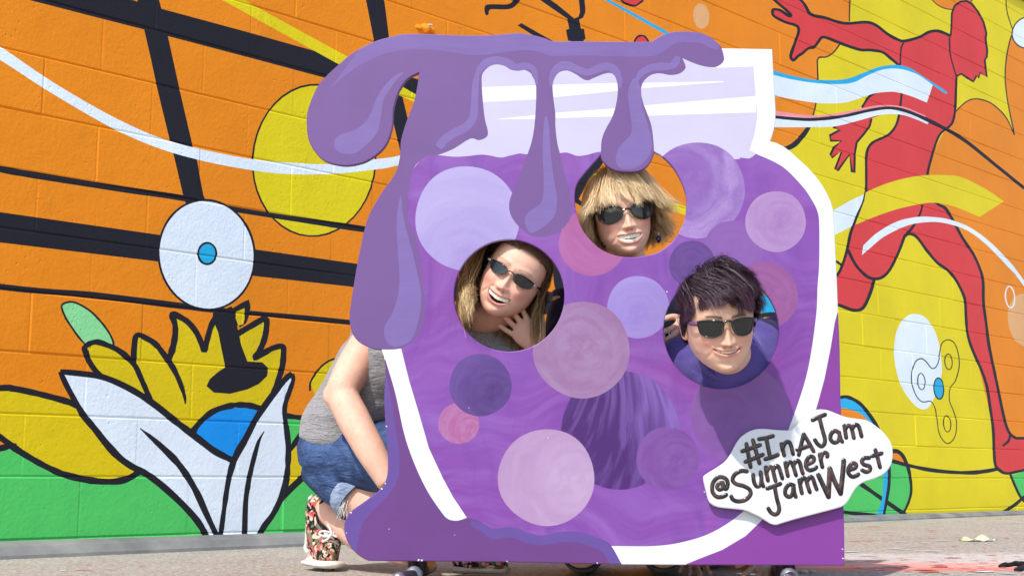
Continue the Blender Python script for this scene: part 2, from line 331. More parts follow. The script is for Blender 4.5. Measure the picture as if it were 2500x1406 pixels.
wt_l = [(1870, 311), (1891, 311), (1987, 311), (2038, 309), (2089, 297), (2140, 283), (2174, 279), (2208, 282), (2243, 294), (2265, 303), (2267, 292)]
F(WH, np.vstack([smooth(pk_l), smooth(wt_l)[::-1]])); F(PK, np.vstack([smooth(pk_u), smooth(pk_l)[::-1]]))
S(BK, [(1870, 285), (1891, 286), (1935, 290), (1987, 292), (2055, 285), (2123, 270), (2171, 264), (2210, 271), (2260, 291), (2314, 318), (2362, 348), (2430, 403), (2500, 459), (2640, 570)], [8, 8, 8, 7, 8, 8, 8, 8])
F(WH, [(2020, 524), (2036, 513), (2070, 493), (2110, 474), (2112, 478), (2094, 524), (2085, 550), (2040, 573), (2020, 582)]); S(BK, [(2114, 465), (2107, 495), (2094, 524), (2082, 555)], 6)
ya_u = [(2113, 470), (2157, 451), (2208, 436), (2260, 428), (2311, 428), (2345, 432), (2385, 450), (2414, 466), (2451, 492)]
ya_l = [(2392, 530), (2360, 516), (2318, 501), (2276, 495), (2238, 500), (2190, 511), (2142, 527), (2088, 549)]
F(YE, np.vstack([smooth(ya_u), smooth(ya_l), [(2097, 524), (2110, 490)]]))
wo = [(2108, 599), (2142, 568), (2190, 541), (2238, 530), (2276, 530), (2318, 536), (2366, 554), (2414, 588), (2462, 636), (2500, 684), (2640, 880)]
wi = [(2640, 900), (2500, 698), (2459, 650), (2411, 600), (2360, 562), (2302, 544), (2257, 543), (2212, 552), (2158, 578), (2123, 607), (2104, 623)]
F(WH, np.vstack([smooth(wo), smooth(wi)]))
F(PO, ell(2502, 782, 41, 65, -8)); S(WH, ell(2466, 725, 11, 26, -5), 3, True, False)
F(WH, [(2232, 766), (2255, 772), (2275, 795), (2290, 830), (2298, 880), (2298, 915), (2285, 960), (2270, 990), (2255, 999), (2235, 990), (2210, 960), (2192, 920), (2183, 870), (2184, 830), (2195, 795), (2212, 773)], True, 4)
spin = [(2228, 900), (2235, 882), (2248, 875), (2260, 882), (2273, 898), (2283, 897), (2291, 882), (2294, 860), (2300, 837), (2315, 829), (2331, 839), (2340, 866), (2342, 895), (2333, 929), (2320, 947), (2318, 977), (2328, 1003), (2335, 1030), (2332, 1063), (2318, 1081), (2305, 1078), (2292, 1056), (2287, 1022), (2283, 996), (2272, 979), (2253, 981), (2238, 968), (2227, 940), (2225, 915)]
S(BK, spin, 2.6, True, n=3)
for c in ((2316, 883, 9, 19), (2249, 931, 9, 20), (2312, 1034, 9, 20)): S(BK, ell(*c, -5, 24), 2.6, True, False)
F(LB, ell(2292, 948, 12, 26, -5, 28)); S(BK, ell(2292, 948, 12, 26, -5, 28), 3, True, False)
# wheels at the lower right
c1 = [(2000, 985), (2051, 970), (2073, 970), (2100, 985), (2122, 1011), (2141, 1041), (2158, 1080), (2169, 1130), (2171, 1179), (2163, 1232), (2155, 1275)]
c2 = [(2000, 1010), (2051, 996), (2077, 1000), (2100, 1009), (2118, 1026), (2140, 1070), (2155, 1120), (2157, 1170), (2154, 1215), (2145, 1245), (2136, 1275)]
F(GR, [(2000, 1120), (2160, 1120), (2176, 1110), (2204, 1112), (2216, 1138), (2223, 1168), (2225, 1198), (2219, 1224), (2208, 1250), (2200, 1290), (2000, 1290)])
F(OR, [(2000, 1000), (2060, 985), (2110, 1000), (2140, 1060), (2150, 1110), (2000, 1130)]); F(OR, [(2160, 1125), (2170, 1100), (2189, 1098), (2204, 1112), (2214, 1135)])
S(BK, [(2060, 1150), (2100, 1179), (2154, 1217), (2210, 1256), (2230, 1275)], 11); S(BK, [(2040, 1246), (2080, 1252), (2126, 1256), (2150, 1262)], 9)
F(LB, np.vstack([smooth(c1), smooth(c2)[::-1]])); S(BK, c1, [8, 8, 9, 9, 7, 7])
S(BK, [(2160, 1110), (2176, 1102), (2190, 1101), (2204, 1112), (2216, 1138), (2223, 1168), (2225, 1198), (2219, 1224), (2206, 1253), (2195, 1280)], [10, 10, 8, 6, 6])
S(BK, [(2150, 1118), (2176, 1124), (2212, 1134), (2268, 1146), (2324, 1152), (2373, 1153), (2410, 1149), (2436, 1144)], 9)
F(GR, [(2466, 1160), (2500, 1150), (2700, 1120), (2700, 1240), (2530, 1215), (2494, 1213), (2480, 1190)])
S(BK, [(2466, 1156), (2478, 1185), (2492, 1213), (2512, 1235)], 6); S(BK, [(2440, 1256), (2477, 1232), (2500, 1213), (2560, 1170)], 9)
F(LB, [(1850, 715), (1880, 722), (1910, 745), (1915, 765), (1860, 768)]); S(BK, [(1850, 772), (1880, 768), (1915, 772)], 12)   # patch behind the right hole
KW = 1.0
def wall_paint(name, rgb, rough=0.55):
    m = NT('mural_paint_' + name); c0 = sc(lin(*rgb), KW)
    v = m.coord('Object')
    n1 = m.noise(v, 2.2, 4); n2 = m.noise(v, 16, 4, .6)
    c = m.mix(m.ramp(n1, .3, .7), sc(c0, .93), sc(c0, 1.05))
    c = m.mix(m.ramp(n2, .62, .8, 0, .35), c, sc(c0, .82))
    pit = m.n('TexVoronoi'); pit.inputs['Scale'].default_value = 42; m.l(v, pit.inputs['Vector'])
    pits = m.math('MULTIPLY', m.ramp(pit.outputs['Distance'], .05, .22, -1, 0), m.ramp(m.noise(v, 9, 2), .55, .62))
    g = m.noise(v, 75, 4, .65)
    lump = m.noise(v, 14, 3, .6)
    scar = m.ramp(m.noise(m.coord('Object', (1, 1, 1)), 3.1, 8, .75, .6), .60, .70)   # blistered paint in places
    h = m.math('ADD', m.math('ADD', g, m.math('MULTIPLY', pits, 1.6)), m.math('ADD', m.math('MULTIPLY', lump, 1.2), m.math('MULTIPLY', scar, m.math('MULTIPLY', m.noise(v, 40, 4, .7), 2.0))))
    return m.done(c, rough, .2, m.bump(h, .27, .006))
MCOL = {BK: (34, 32, 40), YE: (233, 212, 22), GY: (226, 198, 16), OR: (240, 140, 22), GR: (84, 202, 100), WH: (234, 244, 253), RE: (224, 66, 66), BU: (24, 150, 236),
        PK: (255, 152, 158), LG: (146, 224, 152), PO: (234, 176, 118), LB: (40, 178, 226)}
MMAT = {k: wall_paint(k, v) for k, v in MCOL.items()}
MN = list(MCOL)

BED, HEAD_, HWB, HWH = 0.0036, 0.0010, 0.0060, 0.0055      # joint depths and half widths
wall = empty('mural_wall', tuple(WALL.o))
tag(wall, 'long painted concrete block wall covered by a bright orange and yellow mural', 'wall')
beds = [(-1 + 0.28) * CO] + [(k + 0.28) * CO for k in range(0, 21)]
heads = {}
segs = []
def wpx(a, b): return project(WALL.world([[a, b]]))[0]
for i, b in enumerate(beds):
    for off in (-HWB, 0, HWB): segs.append((wpx(A0, b + off), wpx(A1, b + off)))
for k in range(0, 21):
    ph = 0.17 if k % 2 == 0 else 0.675
    us = [A0] + [(i + ph) * BL for i in range(-3, 26) if A0 + .02 < (i + ph) * BL < A1 - .02] + [A1]
    heads[k] = us
    for u in us:
        for off in (-HWH, 0, HWH):
            if (u == A0 and off < 0) or (u == A1 and off > 0): continue
            segs.append((wpx(u + off, beds[k]), wpx(u + off, beds[k + 1])))
PV, PT = cdt([p for p, _ in M], segs)
ab = WALL.ab(PV)
cen = PV[PT].mean(1); cab = ab[PT].mean(1)
keep = (cab[:, 0] > A0) & (cab[:, 0] < A1) & (cab[:, 1] > beds[0]) & (cab[:, 1] < beds[-1])
PT = PT[keep]; cen = cen[keep]; cab = cab[keep]
col = np.full(len(PT), MN.index(OR))
for P, c in M: col[inside(P, cen)] = MN.index(c)
row = np.clip(np.searchsorted(beds, cab[:, 1]) - 1, 0, 20)
blk = np.zeros(len(PT), int)
for k in range(21):
    s_ = row == k; blk[s_] = np.clip(np.searchsorted(heads[k], cab[s_, 0]) - 1, 0, len(heads[k]) - 2)
def relief(a, b, k, i, off):
    db = np.minimum(abs(b - beds[k]), abs(b - beds[k + 1])); dh = np.minimum(abs(a - heads[k][i]), abs(a - heads[k][i + 1]))
    rec = np.maximum(BED * np.clip(1 - db / HWB, 0, 1), HEAD_ * np.clip(1 - dh / HWH, 0, 1))
    return off * np.minimum(np.clip(db / HWB, 0, 1), np.clip(dh / HWH, 0, 1)) - rec
mats = [MMAT[c] for c in MN]
rest_v, rest_f, rest_m = [], [], []
BOARD_HIDE = np.array([(1060, 420), (1990, 420), (2030, 640), (2030, 1180), (1840, 1300), (1000, 1300), (960, 900), (1040, 600)], float)
HOLES_PX = [(1243, 722, 139), (1540, 495, 139), (1761, 806, 146)]
nb = 0
inv = Matrix.LocRotScale(wall.location, None, None).inverted()
for k in range(21):
    for i in range(len(heads[k]) - 1):
        t = np.where((row == k) & (blk == i))[0]
        if not len(t): continue
        vi, fi = np.unique(PT[t], return_inverse=True); fi = fi.reshape(-1, 3)
        A = ab[vi]; off = rng.normal(0, .0006)
        W = WALL.world(A, relief(A[:, 0], A[:, 1], k, i, off)) - WALL.o
        e1 = W[fi[:, 1]] - W[fi[:, 0]]; e2 = W[fi[:, 2]] - W[fi[:, 0]]
        flip = (np.cross(e1, e2) @ WALL.n) < 0
        fi[flip] = fi[flip][:, ::-1]
        Q = wpx(heads[k][i], beds[k]), wpx(heads[k][i + 1], beds[k]), wpx(heads[k][i + 1], beds[k + 1]), wpx(heads[k][i], beds[k + 1])
        Q = np.array(Q); c4 = np.vstack([Q, Q.mean(0)])
        lo, hi = Q.min(0), Q.max(0)
        vis = hi[0] > 0 and lo[0] < 2500 and hi[1] > 0 and lo[1] < 1330
        if vis and inside(BOARD_HIDE, c4).all() and not any(((c4[:, 0] - x) ** 2 + (c4[:, 1] - y) ** 2 < (r + 60) ** 2).any() for x, y, r in HOLES_PX): vis = False
        if vis:
            mesh_obj('block', W, fi, mats, wall, col[t]); nb += 1
        else:
            o_ = sum(len(x) for x in rest_v); rest_v.append(W); rest_f.append(fi + o_); rest_m.append(col[t])
print('blocks', nb, 'tris', len(PT))
tag(mesh_obj('block_field', np.vstack(rest_v), np.vstack(rest_f), mats, wall, np.concatenate(rest_m)), 'painted blocks of the wall beyond the picture and behind the board', kind='stuff')
def prism(name, plane, a0, a1, prof, mat, parent=None, base=None):
    """extrude a profile of (out, up) pairs along a wall plane; profile may differ at the two ends"""
    p0, p1 = (prof, prof) if not isinstance(prof, tuple) else prof
    n = len(p0)
    V = [plane.world([[a0, u]], o)[0] for o, u in p0] + [plane.world([[a1, u]], o)[0] for o, u in p1]
    if base is not None: V = [v - base for v in V]
    Fs = [(i, (i + 1) % n, n + (i + 1) % n, n + i) for i in range(n)] + [tuple(range(n))[::-1], tuple(range(n, 2 * n))]
    return mesh_obj(name, V, Fs, mat, parent)
cm = NT('grey_concrete'); v = cm.coord('Object')
conc = cm.done(cm.mix(cm.ramp(cm.noise(v, 5, 5), .35, .65), lin(112, 112, 111), lin(142, 140, 136)), .85, .3, cm.bump(cm.noise(v, 90, 4), .3, .004))
prism('backing', WALL, A0, A1, [(-.008, -.1), (-.008, beds[-1] - .001), (-.2, beds[-1] - .001), (-.2, -.1)], conc, wall, WALL.o)
dm = NT('weathered_metal_coping'); v = dm.coord('Object')
cop = dm.done(dm.mix(dm.noise(v, 6, 4), lin(96, 92, 84), lin(150, 146, 138)), .5, .5)
prism('coping', WALL, A0 - .05, A1 + .05, [(.022, beds[-1] - .075), (.026, beds[-1] + .05), (-.25, beds[-1] + .07), (-.25, beds[-1] + .01), (.002, beds[-1] + .005), (.002, beds[-1] - .075)], cop, wall, WALL.o)
# low concrete kerb the wall stands on
kerb = prism('kerb', WALL, A0 - .2, A1 + .2, ([(.006, -.05), (.085, -.05), (.075, .012), (.05, .040), (.02, .054), (.006, .057)], [(.006, -.05), (.075, -.05), (.065, .008), (.05, .016), (.02, .022), (.006, .024)]), conc)
tag(kerb, kind='structure')
# ---------------------------------------------------------------- the painted cut-out board
YAW = math.radians(4.0)
_o = at(1450, HORIZON, 3.1); BOARD = Plane((_o[0], _o[1], 0), (math.cos(YAW), -math.sin(YAW), 0))
board = empty('photo_cutout_board', tuple(BOARD.o), -YAW)
tag(board, 'purple painted jam jar cutout board with three round face holes on low pipe feet', 'cutout board')
KB = 0.575
top_edge = [(750, 292), (753, 270), (763, 241), (778, 210), (800, 185), (825, 162), (856, 135), (888, 116), (919, 102), (950, 93), (975, 87), (1013, 85), (1076, 87), (1138, 89), (1201, 88), (1248, 84), (1267, 83), (1285, 85), (1306, 89), (1331, 96), (1352, 103), (1413, 103), (1504, 104), (1583, 104), (1598, 99), (1617, 88), (1638, 81), (1662, 79), (1693, 80), (1717, 85), (1738, 96), (1756, 112), (1764, 124)]
right_edge = [(1884, 122), (1886, 173), (1892, 273), (1890, 304), (1884, 329), (1878, 346), (1895, 351), (1920, 365), (1950, 392), (1975, 415), (2000, 445), (2018, 475), (2030, 505), (2034, 535), (2037, 600), (2041, 680), (2044, 757), (2048, 849), (2050, 974), (2052, 1016), (2058, 1250), (2060, 1378)]
bottom_edge = [(1519, 1375), (1236, 1369), (900, 1366)]
left_low = [(887, 1360), (870, 1347), (853, 1326), (843, 1300), (844, 1274), (857, 1250), (883, 1231), (913, 1209), (933, 1192), (943, 1175), (949, 1145), (948, 1102), (943, 1037), (940, 972), (943, 912), (941, 878), (933, 852)]
ldrip_l = [(933, 852), (915, 850), (900, 845), (880, 835), (866, 820), (858, 800), (855, 770), (860, 730), (868, 680), (875, 640), (885, 590), (893, 555), (902, 527), (919, 495), (938, 464), (957, 439), (971, 414), (977, 389), (979, 373), (980, 348), (985, 326), (996, 292), (1010, 257), (1016, 235), (1022, 201), (1024, 176)]
blob = [(1024, 176), (1004, 185), (988, 198), (972, 223), (963, 248), (958, 273), (957, 304), (950, 332), (938, 357), (919, 376), (894, 392), (869, 400), (844, 403), (819, 400), (794, 392), (775, 376), (759, 351), (752, 326), (750, 292)]
OUT = np.vstack([smooth(top_edge, 3)[:-1], right_edge[0:3], smooth(right_edge[2:6], 3)[1:], smooth(right_edge[6:], 3), bottom_edge, smooth(left_low, 3)[:-1], smooth(ldrip_l, 3)[:-1], smooth(blob, 3)[:-1]])
hole1 = ell(1243, 721.5, 137, 138.5, 0, 72); hole3 = ell(1761, 807, 143, 144, 0, 72)
hole2 = smooth([(1597, 369), (1617, 380), (1643, 405), (1664, 440), (1676, 474), (1678, 500), (1675, 531), (1664, 559), (1647, 587), (1625, 606), (1604, 619), (1572, 627), (1540, 630), (1508, 627), (1482, 619), (1455, 602), (1427, 572), (1412, 542), (1403, 510), (1401, 474), (1407, 448), (1423, 425), (1444, 401), (1467, 376)], 3)
bulb = smooth([(1467, 376), (1472, 391), (1485, 405), (1504, 415), (1529, 418), (1555, 417), (1572, 410), (1585, 397), (1593, 380), (1597, 369)], 3)
hole2 = np.vstack([hole2[:-1], bulb[:-1]])
B = []                                                    # painted shapes on the board
def BF(c, P, sm=False, n=4): B.append((smooth(P, n, True) if sm else np.asarray(P, float), c))
def BS(c, P, wd, n=4): B.append((stroke(P, wd, False, n), c))
neck = [(1060, 381), (1075, 150), (1700, 140), (1752, 166), (1840, 163), (1845, 235), (1849, 285), (1842, 330), (1830, 367), (1848, 376), (1829, 395), (1060, 395)]
BF('lavender', neck)
BF('white', [(1150, 214), (1310, 209), (1505, 203), (1570, 203), (1766, 199), (1768, 201), (1570, 216), (1505, 223), (1352, 238), (1309, 243), (1150, 251)])
BF('white', [(1207, 292), (1300, 282), (1356, 276), (1503, 265), (1571, 258), (1845, 235), (1845, 275), (1582, 283), (1490, 285), (1356, 289), (1306, 291)])
jam_top = smooth([(980, 520), (986, 459), (1009, 414), (1027, 391), (1048, 379), (1068, 379), (1109, 383), (1146, 381), (1173, 378), (1196, 380), (1223, 385), (1246, 380), (1269, 375), (1287, 377), (1330, 376), (1367, 374), (1385, 373), (1410, 381), (1435, 378), (1466, 371), (1530, 372), (1600, 380), (1700, 392), (1798, 389), (1807, 385), (1829, 387), (1846, 376)])
jam_right = smooth([(1846, 376), (1895, 398), (1926, 420), (1963, 460), (1982, 488), (1995, 514), (2000, 546), (2000, 642), (1996, 700), (1992, 775), (1973, 899), (1943, 999), (1900, 1110), (1860, 1190), (1812, 1250), (1740, 1298), (1668, 1322), (1596, 1332), (1495, 1332)])
BF('jam', np.vstack([jam_top[:-1], jam_right, [(1300, 1345), (1200, 1320), (1140, 1263), (1107, 1214), (1081, 1166), (1047, 1093), (1025, 1016), (999, 929), (980, 854), (960, 800), (960, 600)]]))
BF('corner', [(2048, 750), (2038, 787), (2028, 849), (2013, 924), (1998, 979), (1980, 1040), (1950, 1130), (1910, 1210), (1863, 1266), (1821, 1307), (1764, 1341), (1707, 1363), (1660, 1382), (2066, 1384), (2056, 1016)])
BERRY = [('berry_a', (1140, 533), 127, (176, 152, 226), (206, 192, 244), (0, .9)), ('berry_b', (1702, 464), 117, (146, 92, 188), (204, 172, 234), (-.3, -.2)),
         ('berry_p', (1790, 610), 72, (150, 96, 186), (158, 106, 192), (0, 0)),
         ('berry_c', (1894, 541), 74, (176, 122, 196), (206, 170, 220), (.2, 0)), ('berry_d', (1446, 592), 82, (186, 92, 160), (196, 116, 184), (.3, -.5)),
         ('berry_e', (1690, 645), 57, (100, 58, 142), (124, 82, 168), (0, 0)), ('berry_f', (1558, 750), 76, (164, 134, 220), (186, 166, 236), (0, .3)),
         ('berry_h', (1514, 1050), 145, (80, 24, 120), (146, 106, 198), (-.25, -2.3)), ('berry_g', (1420, 854), 118, (166, 112, 166), (184, 150, 196), (.0, .0)),
         ('berry_j', (1120, 1033), 50, (190, 88, 150), (200, 140, 200), (.6, .4)), ('berry_i', (1173, 940), 76, (78, 38, 122), (118, 82, 168), (.4, .3)),
         ('berry_n', (1866, 722), 82, (164, 84, 156), (178, 110, 178), (0, 0)),
         ('berry_k', (1334, 1165), 118, (186, 138, 194), (216, 184, 222), (.5, .1)), ('berry_l', (1630, 1119), 77, (128, 68, 162), (148, 96, 182), (.3, .2)), ('berry_m', (1806, 1010), 121, (134, 78, 166), (158, 106, 186), (-.3, .3))]
for nm, c, r, c1, c2, sw in BERRY:
    t = np.linspace(0, 2 * np.pi, 60, endpoint=False); rr = r * (1 + .008 * np.sin(3 * t + r) + .006 * np.sin(5 * t))
    BF(nm, np.stack([c[0] + rr * np.cos(t), c[1] + rr * np.sin(t)], 1))
wave = smooth([(1140, 1263), (1168, 1270), (1193, 1287), (1211, 1291), (1249, 1287), (1293, 1302), (1323, 1306), (1370, 1298), (1422, 1300), (1465, 1315), (1491, 1330), (1520, 1380)])
lfr = smooth([(941, 878), (965, 959), (987, 1059), (1012, 1132), (1043, 1197), (1077, 1248), (1094, 1266), (1116, 1270), (1140, 1263)])
BF('white', np.vstack([[(925, 852)], lfr, smooth([(1140, 1263), (1107, 1214), (1081, 1166), (1047, 1093), (1025, 1016), (999, 929), (980, 852)])[1:]]))
BF('syrup_low', np.vstack([lfr, wave[1:], [(1519, 1390), (900, 1390), (800, 1340), (800, 1230), (900, 1180), (925, 1000)]]))
BS('syrup_light', [(1150, 1275), (1180, 1288), (1205, 1302), (1249, 1298), (1290, 1313), (1325, 1318), (1372, 1309), (1420, 1312), (1460, 1327), (1485, 1345), (1505, 1380)], [12, 22, 24, 24, 24, 24, 24, 22])
BF('syrup_light', [(940, 900), (952, 960), (965, 1040), (976, 1110), (975, 1150), (965, 1185), (945, 1212), (915, 1240), (885, 1275), (876, 1310), (868, 1350), (820, 1330), (820, 1240), (900, 1190), (930, 1150)])
DR = np.vstack([OUT[:len(smooth(top_edge, 3)) - 1], smooth([(1764, 124), (1768, 144), (1763, 155), (1751, 163), (1738, 165), (1716, 162), (1691, 154), (1666, 143)], 3), smooth([(1666, 143), (1671, 154), (1674, 166), (1666, 176), (1654, 182), (1635, 184), (1613, 180), (1594, 182), (1579, 191), (1568, 206), (1565, 226), (1571, 254), (1582, 282), (1591, 310), (1595, 342), (1597, 369)], 3),
                bulb[::-1], smooth([(1467, 368), (1469, 342), (1478, 317), (1494, 288), (1503, 260), (1508, 229), (1507, 204), (1500, 185), (1488, 179), (1472, 182), (1450, 191), (1435, 197), (1422, 193), (1406, 182), (1385, 173), (1366, 177), (1355, 190), (1349, 210), (1352, 248), (1356, 279), (1356, 310), (1361, 351), (1367, 375), (1378, 425), (1392, 471), (1396, 505), (1392, 534), (1373, 559), (1351, 573), (1323, 579), (1301, 577), (1282, 566), (1260, 546), (1246, 523), (1243, 500), (1248, 478), (1264, 441), (1285, 384), (1298, 346), (1306, 295), (1309, 213), (1300, 188), (1295, 179), (1279, 171), (1257, 173), (1245, 170), (1232, 162), (1213, 158), (1195, 163), (1179, 179), (1176, 198), (1179, 248), (1184, 292), (1191, 320), (1188, 335), (1169, 343), (1148, 339), (1107, 364), (1068, 379), (1048, 379), (1027, 391), (1009, 414), (998, 459), (994, 516), (998, 539), (1009, 562), (1018, 591), (1024, 619), (1030, 660), (1037, 720), (1038, 760), (1030, 800), (1012, 830), (985, 848), (960, 853), (933, 853)], 3),
                smooth(ldrip_l, 3)[1:-1], smooth(blob, 3)[:-1]])
BF('syrup', DR)
def z4(P): return [(700 + x / 3.195, 60 + y / 3.195) for x, y in P]
def z5(P): return [(1300 + x / 3.195, 60 + y / 3.195) for x, y in P]
def z9(P): return [(900 + x / 4.394, 300 + y / 4.394) for x, y in P]
SH = 'syrup_light2'
te = np.array(smooth(top_edge, 3)); 
BF('syrup_top', np.vstack([te[20:-3], smooth([(1755, 122), (1735, 118), (1712, 106), (1680, 104), (1650, 106), (1620, 126), (1590, 138), (1500, 138), (1410, 136), (1350, 138), (1300, 124), (1248, 126), (1190, 134), (1138, 134), (1076, 124), (1013, 121), (960, 126), (919, 140), (870, 165), (830, 195), (800, 225)], 3)]))
BF(SH, z4([(910, 375), (860, 390), (800, 440), (740, 510), (700, 580), (670, 660), (630, 740), (570, 800), (500, 835), (420, 860), (375, 900), (370, 950), (400, 990), (460, 1010), (540, 1000), (620, 940), (680, 880), (720, 800), (740, 680), (750, 600), (800, 510), (860, 430)]), True)
BS(SH, z4([(1185, 960), (1220, 910), (1300, 850), (1400, 800), (1455, 720), (1465, 600), (1475, 450), (1500, 360), (1560, 300), (1640, 280), (1720, 300), (1790, 335), (1860, 325), (1915, 345), (1940, 400), (1950, 470)]), [16, 22, 22, 20, 20, 16, 13, 18, 20, 20, 18, 18, 16, 12, 5])
BS(SH, z5([(145, 480), (150, 420), (175, 360), (230, 322), (290, 325), (360, 355), (430, 375), (500, 350), (560, 330), (610, 335), (655, 375), (682, 440), (680, 500)]), [6, 12, 18, 22, 20, 18, 16, 18, 20, 20, 18, 12, 4])
BS(SH, z5([(810, 440), (850, 380), (920, 340), (1000, 330), (1080, 325), (1120, 290), (1135, 250)]), [8, 16, 18, 17, 17, 19, 14])
BF(SH, z9([(1890, -60), (1870, 200), (1868, 400), (1878, 600), (1870, 800), (1830, 880), (1740, 940), (1690, 990), (1675, 1050), (1690, 1120), (1740, 1180), (1820, 1150), (1920, 1080), (2000, 980), (2020, 800), (1985, 600), (1950, 300), (1930, 0)]), True)
BF(SH, z5([(800, 420), (760, 470), (745, 560), (760, 680), (775, 800), (765, 860), (720, 910), (670, 970), (650, 1040), (665, 1100), (720, 1130), (820, 1110), (900, 1040), (930, 950), (920, 850), (880, 720), (850, 600), (845, 500)]), True)
BF(SH, [(978, 478), (968, 540), (972, 620), (975, 700), (960, 760), (938, 800), (945, 835), (970, 846), (1005, 828), (1022, 780), (1028, 720), (1015, 650), (1000, 590), (985, 530)], True)
# chipped paint along the sawn edges
for x, y, r_ in [(858, 681, 3), (751, 268, 2.5), (944, 1040, 2.5), (941, 1180, 2.5), (932, 1193, 3), (858, 1251, 3), (846, 1300, 2), (950, 1291, 2), (1022, 1366, 4), (1030, 1368, 5), (1238, 1370, 3), (1458, 1373, 2.5), (2057, 1340, 3), (2058, 1362, 3), (2056, 1210, 2), (2052, 1060, 2), (1720, 1200, 2.5), (1741, 1234, 2), (1628, 712, 3), (1320, 640, 1.8), (2046, 720, 1.5), (1338, 1068, 1.8), (1145, 995, 1.8), (880, 836, 2), (1110, 1305, 1.6)]:
    t = np.linspace(0, 2 * np.pi, 7, endpoint=False); q = r_ * .6 * (.6 + .7 * rng.random(7)); BF('white', np.stack([x + 1.2 * q * np.cos(t), y + q * np.sin(t)], 1))
BCOL = {'white': (246, 250, 252), 'lavender': (230, 223, 249), 'jam': (150, 76, 186), 'corner': (152, 66, 172), 'syrup': (130, 92, 162), 'syrup_low': (122, 68, 148), 'syrup_light': (116, 84, 172), 'syrup_light2': (142, 114, 188), 'syrup_top': (136, 106, 182)}
def brush_mat(name, rgb, ang=0.0, amt=1.0, alt=None):
    KB = 0.68 if 'white' in name else 0.575
    m = NT('board_paint_' + name); c0 = sc(lin(*rgb), KB)
    big = m.noise(m.coord('Object', (2.2, 1, 2.2)), 2.4, 4, .55, .4)
    st = m.noise(m.coord('Object', (3, 1, 22), (0, ang, 0)), 1.6, 6, .62, 1.6)
    st2 = m.noise(m.coord('Object', (4, 1, 30), (0, ang + 1.1, 0)), 1.4, 5, .6, 1.3)
    a = alt and sc(lin(*alt), KB) or sc(c0, 1.12)
    c = m.mix(m.ramp(big, .38, .62), sc(c0, 1 - .07 * amt), tuple(x * (1 + .05 * amt) for x in c0))
    c = m.mix(m.ramp(st, .45, .8, 0, .6 * amt), c, a)
    c = m.mix(m.ramp(st2, .5, .8, 0, .35 * amt), c, sc(c0, .84))
    return m.done(c, m.ramp(st, .3, .7, .42, .55), .4, m.bump(st, .06, .002))
def jam_mat():
    m = NT('board_paint_jam'); k = lambda *c: sc(lin(*c), KB)
    v = m.coord('Object'); dn = m.n('TexNoise'); dn.inputs['Scale'].default_value = 2.6; m.l(v, dn.inputs['Vector'])
    mx = m.n('MixRGB') if False else m.n('VectorMath', operation='MULTIPLY_ADD'); mx.inputs[1].default_value = (.45, .45, .45); m.l(dn.outputs['Color'], mx.inputs[0]); m.l(v, mx.inputs[2])
    mp = m.n('Mapping'); mp.inputs['Scale'].default_value = (3, 1, 16); mp.inputs['Rotation'].default_value = (0, .95, 0); m.l(mx.outputs[0], mp.inputs[0])
    mp2 = m.n('Mapping'); mp2.inputs['Scale'].default_value = (14, 1, 2.5); mp2.inputs['Rotation'].default_value = (0, .2, 0); m.l(mx.outputs[0], mp2.inputs[0])
    a = m.noise(mp.outputs[0], 1.3, 5, .6); b = m.noise(mp2.outputs[0], 1.3, 5, .6); big = m.noise(v, 3.2, 3)
    c = m.mix(m.ramp(big, .35, .65), k(146, 70, 178), k(150, 88, 192))
    c = m.mix(m.ramp(a, .42, .70, 0, .75), c, k(168, 112, 206)); c = m.mix(m.ramp(b, .48, .75, 0, .6), c, k(124, 60, 168)); c = m.mix(m.ramp(m.noise(v, 5.5, 4, .6, 1), .55, .75, 0, .6), c, k(168, 72, 178))
    return m.done(c, .45, .4, m.bump(a, .08, .002))
BMAT = {'white': brush_mat('white', BCOL['white'], .05, .25, (236, 246, 252)), 'lavender': brush_mat('lavender', BCOL['lavender'], .05, .4, (236, 232, 252)),
        'jam': jam_mat(), 'corner': brush_mat('corner', BCOL['corner'], .3, .5), 'syrup': brush_mat('syrup', BCOL['syrup'], 1.4, .5, (142, 92, 160)),
        'syrup_low': brush_mat('syrup_low', BCOL['syrup_low'], .9, .5), 'syrup_light': brush_mat('syrup_light', BCOL['syrup_light'], .9, .5), 'syrup_light2': brush_mat('syrup_light2', BCOL['syrup_light2'], 1.2, .6, (152, 132, 208)), 'syrup_top': brush_mat('syrup_top', BCOL['syrup_top'], .05, .7, (150, 124, 198))}
